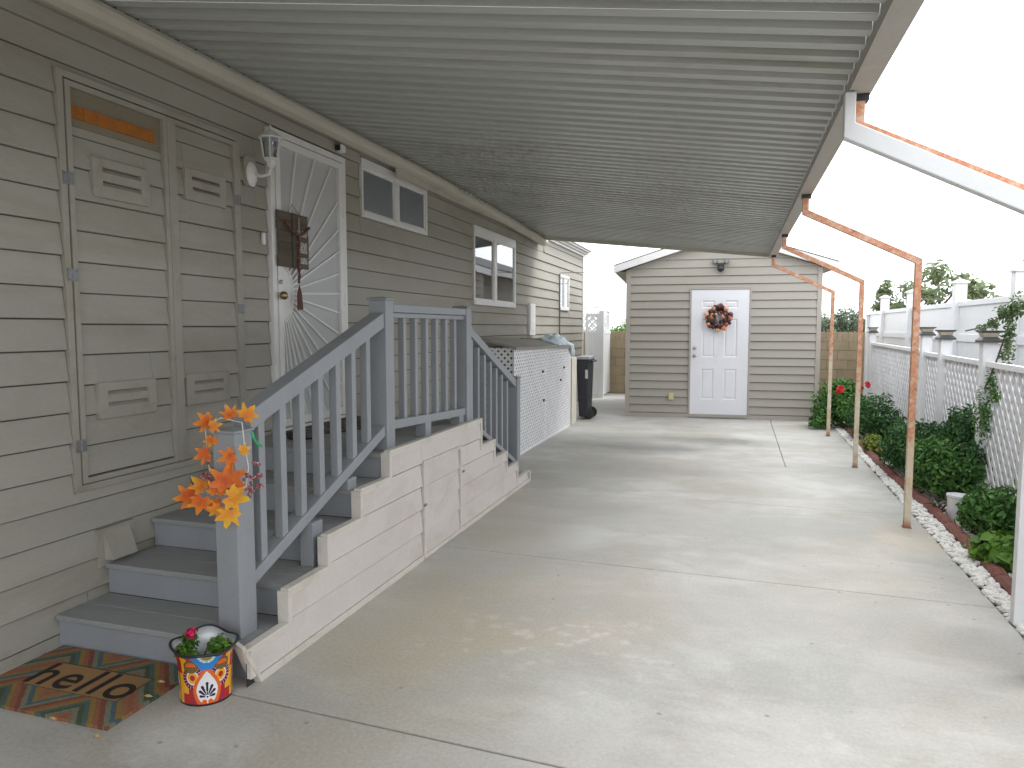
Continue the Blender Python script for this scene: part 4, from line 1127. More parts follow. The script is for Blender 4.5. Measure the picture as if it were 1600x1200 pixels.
# flood light
fc = local_shed(1.496, -0.06, 2.50)
fl = thing('security_floodlight', tuple(fc), 'black twin-head floodlight with sensor above the shed door', 'floodlight')
MB().ball(tuple(fc + Vector((0, -0.02, -0.045))), 0.055, 14, 10, (1, 0.9, 1)).build('sensor', M['black'], fl, smooth=True)
MB().box(fc.x - 0.05, fc.x + 0.05, fc.y - 0.02, fc.y + 0.05, fc.z + 0.0, fc.z + 0.045).build('mount', M['black'], fl, bevel=0.006)
for s_ in (-1, 1):
    MB().tube([tuple(fc + Vector((0.04 * s_, 0, 0.03))), tuple(fc + Vector((0.08 * s_, -0.01, 0.055)))], 0.013, 8).build('arm', M['black'], fl)
    h_ = MB().lathe(tuple(fc + Vector((0.092 * s_, 0.02, 0.072))), [(0.02, 0.03), (0.036, 0.0), (0.042, -0.055)], 16, 'Y').build('lamp_head', M['black'], fl, smooth=False)
    MB().lathe(tuple(fc + Vector((0.092 * s_, -0.036, 0.072))), [(0.037, 0.0), (0.032, -0.006)], 16, 'Y').build('lens', M['galv'], h_)
wm = MB().tube([tuple(local_shed(0.03, -0.1, 2.50)), (-2.45, 12.2, 2.455), (HX + 0.03, 12.50, 2.475)], 0.006, 6)
wm.build('service_cable', M['wire'], None, label='dark cable strung from the far small window to the shed eave', cat='cable', org=(-2.4, 12.2, 2.45))
MB().tube([(HX - 2, 15.4, 2.62), (-1.4, 15.2, 2.39), (1.4, 15.2, 2.06), (6.0, 16.5, 2.05), (14, 19, 2.3)], 0.008, 6).build('overhead_wire', M['wire'], None, label='thin overhead wire crossing behind the shed', cat='wire', org=(0, 15.2, 2.2))

# ================================================================== LATTICE CABINET
cb = thing('lattice_cabinet', (-2.55, 9.2, 0), 'white lattice-sided cabinet with grey sloping lid against the house wall', 'cabinet')
CF, CBk, C0, C1 = -2.375, -2.76, 7.70, 10.62
MB().box(CBk, CF - 0.032, C0 + 0.032, C1, 0.0, 1.235).build('body', M['gap_shade'], cb)
lattice(cb, (CF - 0.012, C0 + 0.0, 0.01), (0, 1, 0), (0, 0, 1), C1 - C0, 1.245, 0.031, 0.079, M['lattice'], 0.0035)
lattice(cb, (CBk - 0.02, C0 + 0.030, 0.01), (1, 0, 0), (0, 0, 1), CF - CBk, 1.26, 0.031, 0.079, M['lattice'], 0.0035)
for (a, b) in ((C0 - 0.002, C0 + 0.02), (C1 - 0.02, C1), (9.09, 9.12)):
    MB().box(CF - 0.013, CF - 0.0032, a, b, 0.0, 1.25).build('stile', M['lattice'], cb)
MB().box(CF - 0.0165, CF - 0.0025, C0 + 0.031, 9.079, 0.0, 0.028).build('bottom_rail', M['lattice'], cb)
MB().box(CF - 0.0165, CF - 0.0025, 9.131, C1 - 0.031, 0.0, 0.028).build('bottom_rail', M['lattice'], cb)
for k in range(3):
    x0 = CBk - 0.02 + k * (CF + 0.035 - CBk + 0.02) / 3; x1 = CBk - 0.02 + (k + 1) * (CF + 0.035 - CBk + 0.02) / 3 - 0.004
    def zl(x, y): return 1.385 - (x - CBk) * 0.26 - 0.018 * (y - C0)
    for (ya_, yb_) in ((C0 - 0.03, 9.3), (9.304, C1 + 0.02)):
        MB().add([(x0, ya_, zl(x0, ya_) - 0.028), (x1, ya_, zl(x1, ya_) - 0.028), (x1, yb_, zl(x1, yb_) - 0.028), (x0, yb_, zl(x0, yb_) - 0.028), (x0, ya_, zl(x0, ya_)), (x1, ya_, zl(x1, ya_)), (x1, yb_, zl(x1, yb_)), (x0, yb_, zl(x0, yb_))],
                 [(0, 3, 2, 1), (4, 5, 6, 7), (0, 1, 5, 4), (1, 2, 6, 5), (2, 3, 7, 6), (3, 0, 4, 7)]).build('lid_board', M['plank'], cb)
for (y, z) in ((8.95, 0.93), (9.95, 0.75), (9.0, 0.55), (10.15, 0.92)):
    MB().box(CF - 0.004, CF + 0.012, y - 0.02, y + 0.02, z - 0.015, z + 0.015).build('latch', M['black'], cb)
# crumpled cloth on the lid
m = MB(); gx, gy = 26, 12
for i in range(gx):
    for j in range(gy):
        u = i / (gx - 1); v = j / (gy - 1)
        y = 9.75 + u * 1.0; x = -2.70 + v * 0.34
        env = max(0, math.sin(math.pi * u)) ** 0.5 * max(0, math.sin(math.pi * v)) ** 0.6
        z = 1.385 - (x - CBk) * 0.26 - 0.018 * (y - C0) + 0.004 + env * (0.085 + 0.03 * math.sin(u * 17 + v * 5) + 0.02 * math.sin(v * 14 - u * 6) + 0.012 * random.random())
        if u > 0.9: z = min(z, 1.26)
        m.v.append((x + 0.01 * math.sin(u * 20), y, z))
for i in range(gx - 1):
    for j in range(gy - 1): m.f.append((i * gy + j, (i + 1) * gy + j, (i + 1) * gy + j + 1, i * gy + j + 1))
base_n = len(m.v)
# corner hanging over the front end
for i in range(7):
    for j in range(6):
        u = i / 6; v = j / 5
        m.v.append((CF + 0.012 + 0.03 * math.sin(v * 2.5 + 0.4) + 0.012 * math.sin(u * 9), 10.40 + 0.24 * u + 0.05 * v, 1.245 - v * (0.06 + 0.16 * u)))
for i in range(6):
    for j in range(5): m.f.append((base_n + i * 6 + j, base_n + (i + 1) * 6 + j, base_n + (i + 1) * 6 + j + 1, base_n + i * 6 + j + 1))
tc_ = m.build('crumpled_cloth', M['cloth'], None, smooth=True, label='crumpled pale blue-grey cloth lying on the far end of the cabinet lid', cat='cloth', org=(-2.53, 10.2, 1.27))
sm = tc_.modifiers.new('thickness', 'SOLIDIFY'); sm.thickness = 0.004
MB().lathe((-2.72, 10.55, 1.325), [(0.055, 0), (0.06, 0.03), (0.03, 0.055), (0.01, 0.06)], 14).build('black_bowl', M['black'], None, smooth=True, label='small black round object behind the cloth on the cabinet lid', cat='bowl', org=(-2.72, 10.55, 1.325))
MB().tube([(-2.66, 8.9, 1.362), (-2.62, 9.3, 1.350), (-2.60, 9.75, 1.338)], 0.006, 6).build('dry_stick', M['bark'], None, label='thin dark stick lying on the cabinet lid', cat='stick', org=(-2.62, 9.3, 1.33))
# cream tank behind the cabinet
m = MB(); m.box(-2.72, -2.37, 10.68, 11.02, 0.0, 1.03); m.box(-2.715, -2.375, 10.685, 11.015, 1.03, 1.045)
m.build('storage_bin', M['cream'], None, bevel=0.02, label='tall cream plastic bin squeezed between lattice cabinet and trash cart', cat='bin', org=(-2.55, 10.85, 0))
# trash cart
tr = thing('trash_cart', (-2.27, 11.6, 0), 'dark wheeled trash cart with pale dusty lid beside the house corner', 'trash cart')
bx0, bx1, by0, by1 = -2.42, -2.25, 11.32, 11.74
m = MB(); m.add([(bx0 + 0.01, by0 + 0.06, 0.04), (bx1 - 0.005, by0 + 0.06, 0.04), (bx1 - 0.005, by1 - 0.05, 0.04), (bx0 + 0.01, by1 - 0.05, 0.04), (bx0 - 0.03, by0, 0.97), (bx1 + 0.015, by0, 0.97), (bx1 + 0.015, by1, 0.97), (bx0 - 0.03, by1, 0.97)],
                [(0, 3, 2, 1), (4, 5, 6, 7), (0, 1, 5, 4), (1, 2, 6, 5), (2, 3, 7, 6), (3, 0, 4, 7)]); m.build('body', M['bin'], tr, bevel=0.02)
m = MB(); m.box(bx0 - 0.045, bx1 + 0.028, by0 - 0.02, by1 + 0.02, 0.94, 0.985); m.build('rim', M['bin'], tr, bevel=0.008)
m = MB(); m.prism([(bx0 - 0.05, by0 - 0.025, 0.987), (bx1 + 0.035, by0 - 0.025, 0.987), (bx1 + 0.02, by0 - 0.0, 1.035), (bx0 - 0.04, by0 - 0.0, 1.035)], (0, by1 - by0 + 0.02, 0)); m.build('lid', M['binlid'], tr, bevel=0.01)
m = MB(); m.tube([(bx1 + 0.06, by0 + 0.02, 0.955), (bx1 + 0.06, by1 - 0.02, 0.955)], 0.016, 8); m.box(bx1 + 0.028, bx1 + 0.06, by0 + 0.04, by0 + 0.06, 0.945, 0.965); m.box(bx1 + 0.028, bx1 + 0.06, by1 - 0.06, by1 - 0.04, 0.945, 0.965); m.build('handle', M['bin'], tr)
for y in (by0 + 0.10, by1 - 0.04):
    MB().lathe((bx1 - 0.01, y, 0.095), [(0.03, -0.025), (0.09, -0.02), (0.095, 0.0), (0.09, 0.02), (0.03, 0.025)], 20, 'Y').build('wheel', M['black'], tr, smooth=False)
MB().box(bx1 - 0.045, bx1 - 0.005, by0 - 0.004, by0 + 0.02, 0.68, 0.82).build('sticker', M['white_print'], tr, label='pale worn sticker')

# ================================================================== FAR END: gate, block wall
gt = thing('vinyl_gate', (-2.9, 15.1, 0), 'narrow white vinyl gate with lattice top beside the far house corner', 'gate')
m = MB(); m.box(-3.06, -3.01, 15.07, 15.12, 0.08, 1.80); m.box(-2.82, -2.77, 15.07, 15.12, 0.08, 1.80); m.box(-3.01, -2.82, 15.072, 15.118, 0.08, 0.17); m.box(-3.01, -2.82, 15.072, 15.118, 1.36, 1.42); m.box(-3.01, -2.82, 15.072, 15.118, 1.75, 1.80)
m.build('gate_frame', M['white'], gt)
for k in range(3):
    MB().box(-3.009 + k * 0.063, -3.009 + k * 0.063 + 0.060, 15.085, 15.105, 0.171, 1.359).build('plank', M['white'], gt)
lattice(gt, (-3.01, 15.10, 1.42), (1, 0, 0), (0, 0, 1), 0.19, 0.33, 0.02, 0.075, M['white'], 0.005)
fp = thing('gate_side_panel', (-2.75, 15.6, 0), 'white vinyl side panel running from the gate to the block wall', 'fence panel')
MB().box(-2.765, -2.665, 15.06, 15.16, 0.0, 1.86).build('post', M['white'], fp)
MB().box(-2.75, -2.70, 15.161, 16.15, 0.05, 1.36).build('panel', M['white'], fp)
MB().box(-2.76, -2.69, 15.161, 16.15, 1.361, 1.43).build('rail', M['white'], fp)
lattice(fp, (-2.72, 15.17, 1.43), (0, 1, 0), (0, 0, 1), 0.95, 0.36, 0.02, 0.085, M['white'], 0.005)
tl = thing('lattice_screen', (-2.8, 16.05, 0), 'small white diagonal lattice screen rising above the vinyl gate', 'lattice')
m = MB(); m.box(-3.35, -3.32, 16.03, 16.06, 1.42, 1.92); m.box(-2.75, -2.72, 16.03, 16.06, 1.36, 1.86); m.prism([(-3.35, 16.03, 1.95), (-2.88, 16.03, 1.98), (-2.72, 16.03, 1.86), (-2.72, 16.03, 1.83), (-2.88, 16.03, 1.95), (-3.35, 16.03, 1.92)], (0, 0.03, 0))
m.build('frame', M['white'], tl)
lattice(tl, (-3.32, 16.04, 1.42), (1, 0, 0), (0, 0, 1), 0.57, 0.44, 0.028, 0.15, M['white'], 0.006)

bw = thing('block_wall', (0, 16.3, 0), 'tan concrete block wall closing off the yard behind the shed', 'wall')
MB().box(-5.6, 3.6, 16.215, 16.385, -0.1, 1.395).build('mortar_core', M['mortar'], bw)
blk = MB().box(-0.1975, 0.1975, -0.095, 0.095, -0.097, 0.097).mesh('block', M['cmu'])
capb = MB().box(-0.0925, 0.0925, -0.1, 0.1, -0.095, 0.095).mesh('cap_block', M['cmu'])
zc0 = 0.115
for r_ in range(6):
    z = zc0 + r_ * 0.2035
    if z > 1.2: break
    for c in range(23):
        x = -5.4 + c * 0.4035 + (0.2 if r_ % 2 else 0)
        if -1.3 < x < 0.75: continue
        inst('block', blk, bw, (x, 16.30 + random.uniform(-0.002, 0.002), z))
for c in range(88):
    x = -5.5 + c * 0.1055
    if -1.3 < x < 0.75 or x > 3.6: continue
    o = inst('cap_block', capb, bw, (x, 16.30 + random.uniform(-0.002, 0.002), 1.315), scale=(0.54, 1, 1))

# ================================================================== RIGHT SIDE: vinyl fence, lattice fence
VX = 2.62
vf = thing('vinyl_fence', (VX, 8, 0), 'tall white vinyl fence with capped posts along the right boundary', 'fence')
posts_y = [-6.0, -3.7, -1.4, 0.9, 3.2, 5.6, 8.05, 10.0, 12.45, 14.55, 16.05]
for i, y in enumerate(posts_y):
    top_ = 2.09 if i < 10 else 1.80
    p = MB().box(VX - 0.065, VX + 0.065, y - 0.065, y + 0.065, 0.0, top_ - 0.05).build('post', M['white'], vf, bevel=0.004)
    m = MB(); m.box(VX - 0.085, VX + 0.085, y - 0.085, y + 0.085, top_ - 0.05, top_ - 0.028)
    m.add([(VX - 0.08, y - 0.08, top_ - 0.0275), (VX + 0.08, y - 0.08, top_ - 0.0275), (VX + 0.08, y + 0.08, top_ - 0.0275), (VX - 0.08, y + 0.08, top_ - 0.0275), (VX, y, top_ + 0.01)], [(0, 1, 4), (1, 2, 4), (2, 3, 4), (3, 0, 4), (3, 2, 1, 0)])
    m.build('cap', M['white'], p)
for a, b in zip(posts_y[:-1], posts_y[1:]):
    MB().box(VX - 0.03, VX + 0.03, a + 0.066, b - 0.066, 1.755, 1.815).build('top_rail', M['white'], vf, bevel=0.004)
    MB().box(VX - 0.03, VX + 0.03, a + 0.066, b - 0.066, 1.335, 1.425).build('middle_rail', M['white'], vf, bevel=0.004)
    MB().box(VX - 0.011, VX + 0.011, a + 0.066, b - 0.066, 1.426, 1.754).build('upper_panel', M['white'], vf)
    MB().box(VX - 0.03, VX + 0.03, a + 0.066, b - 0.066, 0.05, 0.14).build('bottom_rail', M['white'], vf)
    n = int((b - a - 0.13) / 0.17); wv_ = (b - a - 0.132) / n
    if b > 4:
        for k in range(n):
            MB().box(VX - 0.010, VX + 0.010, a + 0.066 + k * wv_ + 0.002, a + 0.066 + (k + 1) * wv_ - 0.002, 0.141, 1.334).build('plank', M['white'], vf)
    else:
        MB().box(VX - 0.010, VX + 0.010, a + 0.066, b - 0.066, 0.141, 1.334).build('lower_panel', M['white'], vf)

lfn = thing('lattice_fence', (2.0, 9, 0), 'low white lattice fence with solar lamps on its posts along the flower bed', 'fence')
def LX(y): return 1.925 + 0.0440 * (y - 6.0)
LP = [4.25, 6.60, 8.10, 9.02, 13.45]
Ud = Vector((0.044, 1, 0)).normalized()
for i, y in enumerate(LP):
    x = LX(y); w = 0.05
    p = MB().box(x - w, x + w, y - w, y + w, -0.02, 1.385 + (0.03 if i > 2 else 0)).build('post', M['lattice'], lfn, bevel=0.003)
    zt = 1.385 + (0.03 if i > 2 else 0)
    def fr(z0, z1, w0, w1): return [(x - w0, y - w0, z0), (x + w0, y - w0, z0), (x + w0, y + w0, z0), (x - w0, y + w0, z0), (x - w1, y - w1, z1), (x + w1, y - w1, z1), (x + w1, y + w1, z1), (x - w1, y + w1, z1)]
    F = [(0, 3, 2, 1), (4, 5, 6, 7), (0, 1, 5, 4), (1, 2, 6, 5), (2, 3, 7, 6), (3, 0, 4, 7)]
    m = MB(); m.add(fr(zt - 0.004, zt + 0.014, 0.076, 0.076), F); m.add(fr(zt + 0.0145, zt + 0.04, 0.074, 0.05), F); m.add(fr(zt + 0.075, zt + 0.086, 0.062, 0.078), F); m.add(fr(zt + 0.0865, zt + 0.093, 0.078, 0.078), F)
    lampo = m.build('solar_lamp', M['solar'], p, label='solar post lamp')
    MB().add(fr(zt + 0.041, zt + 0.0745, 0.048, 0.060), F).build('lamp_panel', M['amber'], p)
for a, b in zip(LP[:-1], LP[1:]):
    L = b - a - 0.102
    o_ = Vector((LX(a + 0.051), a + 0.051, 0.17)); top_ = 1.195 if a < 9 else 1.215
    lattice(lfn, o_, Ud, (0, 0, 1), L, top_ - 0.17, 0.040, 0.135, M['lattice_old'], 0.008)
    for (z0, z1) in ((top_ - 0.005, top_ + 0.035), (0.13, 0.172)):
        MB().prism([o_ + Vector((-0.025, 0, z0 - 0.17)), o_ + Vector((0.025, 0, z0 - 0.17)), o_ + Vector((0.025, 0, z1 - 0.17)), o_ + Vector((-0.025, 0, z1 - 0.17))], Ud * L).build('rail', M['lattice'], lfn)
MB().bar((2.02, 9.75, 0.0), (2.045, 9.42, 1.22), 0.09, 0.03, (1, 0, 0)).build('leaning_board', M['white_paint'], None, bevel=0.003, label='white board leaning on the lattice fence behind the tallest rusty post', cat='board', org=(2.03, 9.6, 0))
# near white panel at the right edge of the view
np_ = thing('white_screen', (1.5, 4.1, 0), 'white vinyl screen panel standing at the right edge of the concrete', 'screen')
MB().box(1.377, 1.423, 4.075, 4.125, 0.0, 1.80).build('post', M['white'], np_, bevel=0.003)
m = MB(); m.add([(1.37, 4.07, 1.80), (1.43, 4.07, 1.80), (1.43, 4.13, 1.80), (1.37, 4.13, 1.80), (1.350, 4.055, 1.835), (1.445, 4.055, 1.835), (1.445, 4.145, 1.835), (1.350, 4.145, 1.835)], [(0, 3, 2, 1), (4, 5, 6, 7), (0, 1, 5, 4), (1, 2, 6, 5), (2, 3, 7, 6), (3, 0, 4, 7)]); m.build('post_cap', M['white'], np_)
MB().box(1.424, 2.5, 4.08, 4.12, 0.14, 0.235).build('bottom_rail', M['white'], np_)
MB().box(1.424, 2.5, 4.08, 4.12, 1.70, 1.79).build('top_rail', M['white'], np_)
MB().box(1.424, 2.5, 4.09, 4.11, 0.236, 1.699).build('panel', M['white'], np_)

# ================================================================== GARDEN BED
# scalloped red edging blocks
ed = thing('bed_edging', (1.53, 8, 0), 'rough brick-red edging strip between white stones and shrubs', 'edging')
y = 3.3
def EX(y): return 1.555 + 0.006 * (y - 5) + 0.02 * math.sin(y * 1.3)
while y < 12.2:
    L = 0.30; n = 7
    m = MB()
    secs = []
    for i in range(5):
        yy = y + L * i / 4 * 0.97
        cx = EX(yy); h = 0.048 + 0.006 * random.random() - 0.012 * (i in (0, 4)); w = 0.048
        secs.append([(cx - w, yy, -0.03), (cx - w, yy, h * 0.5), (cx - w * 0.6, yy, h * 0.92), (cx, yy, h + 0.004 * random.random()), (cx + w * 0.6, yy, h * 0.9), (cx + w, yy, h * 0.45), (cx + w, yy, -0.03)])
    for s_ in secs: m.v += s_
    for i in range(4):
        for k in range(6): m.f.append((i * 7 + k, (i + 1) * 7 + k, (i + 1) * 7 + k + 1, i * 7 + k + 1))
    m.f.append(tuple(range(6, -1, -1))); m.f.append(tuple(28 + k for k in range(7)))
    m.build('edging_block', M['edging'], ed)
    y += L
# white stones
pb = thing('pebble_border', (1.5, 6, 0), kind='structure')
stones = []
for k in range(6):
    m = MB().ball((0, 0, 0), 1.0, 7, 5)
    rr = random.Random(k)
    m.v = [(x * (0.8 + 0.35 * rr.random()), y_ * (0.8 + 0.35 * rr.random()), z * (0.75 + 0.35 * rr.random())) for x, y_, z in m.v]
    stones.append(m.mesh('pebble', M['pebble'], smooth=False))
spots = []
for i in range(3600):
    y = 3.0 + 9.2 * random.random() ** 1.35
    if random.random() < 0.68: x = random.uniform(edge_x(y) + 0.012, EX(y) - 0.05)
    else:
        x = EX(y) + 0.06 + abs(random.gauss(0, 0.13))
        if x > 1.95: continue
    s_ = random.uniform(0.013, 0.027)
    spots.append((y, x, s_))
def sp_key(t): return t[0] / t[2]
spots.sort(key=sp_key)
rest = MB()
unit = MB().ball((0, 0, 0), 1.0, 6, 4)
for i, (y, x, s_) in enumerate(spots):
    z = -0.02 + s_ * 0.55 + random.random() * 0.018
    rot = Euler((random.uniform(-.4, .4), random.uniform(-.4, .4), random.uniform(0, 6.28)))
    scl = (s_ * random.uniform(0.9, 1.35), s_ * random.uniform(0.7, 1.0), s_ * random.uniform(0.5, 0.75))
    if i < 300: inst('pebble', random.choice(stones), pb, (x, y, z), rot, scl)
    else:
        mx = Matrix.LocRotScale(Vector((x, y, z)), rot, Vector(scl))
        rest.add([mx @ Vector(v) for v in unit.v], unit.f)
rest.build('small_pebbles', M['pebble'], pb, kind='stuff')

def stems(parent, base, tips, r0, mat=None):
    m_ = MB()
    for t in tips:
        b0 = Vector(base); t = Vector(t); mid = (b0 + t) / 2 + Vector((random.uniform(-.05, .05), random.uniform(-.05, .05), 0.03))
        m_.tube([b0, mid, t], [r0, r0 * 0.7, r0 * 0.35], 6)
    m_.build('stems', mat or M['bark'], parent)

def shrub(name, c, blobs, n, size, mat, label, cat='shrub', aspect=0.5, group=None, **kw):
    t = thing(name, c, label, cat, group)
    leaf_cloud('foliage', M[mat], t, blobs, int(n * 0.62), size * 1.22, aspect, **kw)
    stems(t, c, [(b[0], b[1], b[2] + b[5] * 0.3) for b in blobs] + [(c[0] + random.uniform(-.15, .15), c[1] + random.uniform(-.15, .15), blobs[0][2]) for _ in range(5)], 0.012)
    return t
rb = shrub('rose_bush', (1.52, 11.65, 0), [(1.48, 11.7, 0.40, 0.30, 0.32, 0.30), (1.68, 11.4, 0.30, 0.26, 0.30, 0.26), (1.32, 11.5, 0.22, 0.20, 0.22, 0.2), (1.62, 11.8, 0.58, 0.2, 0.2, 0.16), (1.2, 11.35, 0.1, 0.13, 0.16, 0.1)], 5200, 0.050, 'leaf_mid',
           'rose bush with red blooms beside the shed corner', 'rose bush')
fm = MB()
for k in range(3):
    for i in range(7):
        a = 2 * math.pi * i / 7 + k; r_ = (0.55, 0.85, 1.0)[k]
        fm.add([(0, 0, 0.1 * k), (r_ * math.cos(a - .4), r_ * math.sin(a - .4), 0.55 - 0.2 * k), (r_ * 1.1 * math.cos(a), r_ * 1.1 * math.sin(a), 0.75 - 0.35 * k), (r_ * math.cos(a + .4), r_ * math.sin(a + .4), 0.55 - 0.2 * k)], [(0, 1, 2, 3)])
rose_me = fm.mesh('rose_bloom', M['red_petal'])
for (x, y, z, s_) in [(1.50, 11.35, 0.60, 0.055), (1.84, 11.25, 0.68, 0.05), (1.47, 11.33, 0.565, 0.035), (1.78, 11.3, 0.63, 0.03)]:
    inst('rose_bloom', rose_me, rb, (x, y, z), (1.2, 0.2, random.random()), (s_, s_, s_))
shrub('rounded_shrub', (1.85, 10.2, 0), [(1.80, 10.2, 0.34, 0.27, 0.36, 0.28), (1.95, 9.9, 0.22, 0.22, 0.3, 0.2), (1.68, 10.5, 0.25, 0.2, 0.3, 0.22)], 5200, 0.040, 'leaf_dark', 'dark rounded shrub just past the middle rusty post')
shrub('shrub', (1.72, 7.9, 0), [(1.74, 7.9, 0.30, 0.26, 0.36, 0.27), (1.88, 7.6, 0.36, 0.2, 0.34, 0.26), (1.70, 8.3, 0.24, 0.2, 0.25, 0.24)], 6600, 0.042, 'leaf_dark', 'dark leafy shrub behind the tallest rusty post')
shrub('shrub', (1.80, 6.85, 0), [(1.78, 6.95, 0.28, 0.22, 0.36, 0.26), (1.69, 7.2, 0.30, 0.14, 0.25, 0.22), (1.88, 6.7, 0.3, 0.14, 0.25, 0.24)], 7000, 0.040, 'leaf_mid', 'glossy green shrub to the right of the tallest rusty post')
shrub('shrub', (1.93, 6.75, 0), [(1.93, 7.05, 0.55, 0.13, 0.36, 0.24), (1.92, 6.75, 0.40, 0.12, 0.3, 0.24)], 4600, 0.040, 'leaf_dark', 'taller dark shrub pressed against the lattice fence')
shrub('shrub', (1.80, 5.75, 0), [(1.79, 5.70, 0.20, 0.18, 0.34, 0.18), (1.88, 5.45, 0.20, 0.13, 0.25, 0.17), (1.74, 5.95, 0.14, 0.12, 0.2, 0.13)], 5200, 0.040, 'leaf_mid', 'low leafy shrub in front of the lattice fence near the white screen')
shrub('geranium', (1.66, 5.15, 0), [(1.66, 5.15, 0.09, 0.17, 0.26, 0.09), (1.76, 4.95, 0.08, 0.12, 0.22, 0.09)], 1100, 0.055, 'leaf_bright', 'bright green broad-leaved geranium nearest the camera in the bed', 'geranium', aspect=1.1)
shrub('small_plant', (1.62, 9.35, 0), [(1.62, 9.35, 0.12, 0.12, 0.2, 0.1), (1.72, 9.1, 0.10, 0.1, 0.16, 0.07)], 900, 0.045, 'leaf_yellow', 'small yellow-green plant at the foot of the dark rounded shrub', 'plant', aspect=0.8)
shrub('small_plant', (1.62, 6.45, 0), [(1.64, 7.35, 0.1, 0.07, 0.16, 0.09)], 350, 0.03, 'leaf_yellow', 'thin dry plant at the red edging below the tallest rusty post', 'plant')
# climbing vine on the fences
vn = thing('climbing_vine', (2.0, 6.7, 0), 'straggly vine climbing over the lattice fence and the white vinyl fence', 'vine')
leaf_cloud('foliage', M['leaf_vine'], vn, [(2.05, 6.35, 1.66, 0.06, 0.12, 0.10), (2.05, 6.55, 1.60, 0.05, 0.16, 0.06), (2.02, 6.75, 1.53, 0.04, 0.12, 0.05), (2.0, 6.95, 1.50, 0.03, 0.12, 0.03), (2.0, 6.33, 1.45, 0.04, 0.08, 0.16), (2.0, 6.4, 1.28, 0.03, 0.07, 0.08), (2.04, 6.5, 1.63, 0.08, 0.25, 0.05), (1.99, 6.28, 1.36, 0.04, 0.05, 0.22)], 900, 0.036, 0.45, shell=0.1)
leaf_cloud('foliage', M['leaf_mid'], vn, [(1.93, 6.42, 1.08, 0.03, 0.14, 0.08), (1.93, 6.62, 0.9, 0.04, 0.1, 0.16), (1.95, 6.75, 0.68, 0.05, 0.09, 0.16), (1.93, 6.3, 0.98, 0.03, 0.12, 0.06), (1.91, 6.5, 0.8, 0.05, 0.2, 0.25)], 700, 0.034, 0.45, shell=0.1)
m = MB(); m.tube([(1.96, 6.8, 0.1), (1.93, 6.72, 0.6), (1.92, 6.6, 0.95), (1.94, 6.4, 1.2), (2.0, 6.35, 1.5), (2.05, 6.35, 1.66), (2.05, 6.6, 1.6), (2.0, 7.0, 1.5), (2.0, 7.4, 1.47)], 0.006, 6); m.build('stem', M['bark'], vn)
# plastic sleeve / little tub in the bed
m = MB(); m.lathe((1.70, 6.28, -0.01), [(0.062, 0), (0.070, 0.18), (0.078, 0.19), (0.078, 0.205), (0.066, 0.205), (0.062, 0.185)], 18); m.build('plant_tub', M['white'], None, smooth=False, label='small pale green-white tub standing between the shrubs', cat='tub', org=(1.70, 6.28, 0))

# ================================================================== BACKGROUND VEGETATION
t1 = thing('loquat_tree', (4.2, 17.0, 0), 'open tree with large leaves rising above the white fence', 'tree')
m = MB(); m.tube([(4.2, 17, 0), (4.15, 17, 1.2), (4.1, 17, 2.0)], [0.09, 0.07, 0.05], 8); m.build('trunk', M['bark'], t1)
crown = [(3.55, 17, 2.35, 0.32, 0.3, 0.3), (4.05, 17.2, 2.75, 0.35, 0.3, 0.28), (3.85, 16.8, 2.25, 0.4, 0.3, 0.22), (4.45, 17, 2.45, 0.4, 0.3, 0.35), (4.85, 17.1, 2.3, 0.35, 0.3, 0.22), (5.15, 17, 2.12, 0.3, 0.3, 0.12), (3.3, 16.9, 2.0, 0.3, 0.3, 0.16)]
m = MB()
for b in crown: m.tube([(4.1, 17, 1.9), ((b[0] + 4.1) / 2, 17, (b[2] + 1.8) / 2), (b[0], b[1], b[2])], [0.035, 0.022, 0.010], 6)
m.build('limbs', M['bark'], t1)
leaf_cloud('crown', M['leaf_tree'], t1, [(b[0], b[1], b[2] - 0.08, b[3] * 0.95, b[4], b[5] * 0.9) for b in crown], 620, 0.19, 0.33, droop=0.15, shell=0.15)
t2 = thing('small_tree', (3.15, 17.4, 0), 'small sparse tree left of the loquat above the far end of the white fence', 'tree')
m = MB(); m.tube([(3.15, 17.4, 0), (3.15, 17.4, 2.1)], [0.05, 0.025], 7); m.build('trunk', M['bark'], t2)
leaf_cloud('crown', M['leaf_tree'], t2, [(3.12, 17.4, 2.2, 0.17, 0.2, 0.3), (3.1, 17.4, 1.95, 0.2, 0.2, 0.12)], 190, 0.20, 0.3, shell=0.1)
for (x, y, r1, h, n, mt, lb) in [(-2.55, 19.2, 0.75, 1.68, 4200, 'leaf_bright', 'bright green hedge shrub behind the block wall left of the shed'), (-2.55, 20.5, 0.55, 1.95, 2600, 'leaf_tree', 'taller grey-green bush behind the block wall left of the shed')]:
    t = thing('wall_shrub', (x, y, 0), lb, 'shrub')
    leaf_cloud('foliage', M[mt], t, [(x, y, h * 0.62, r1, 0.6, h * 0.36), (x + r1 * 0.6, y, h * 0.72, r1 * 0.5, 0.5, h * 0.26), (x - r1 * 0.7, y, h * 0.6, r1 * 0.5, 0.5, h * 0.3)], n, 0.075, 0.5)
    stems(t, (x, y, 0), [(x, y, h * 0.6), (x + r1 * .6, y, h * 0.7), (x - r1 * .6, y, h * 0.6)], 0.03)
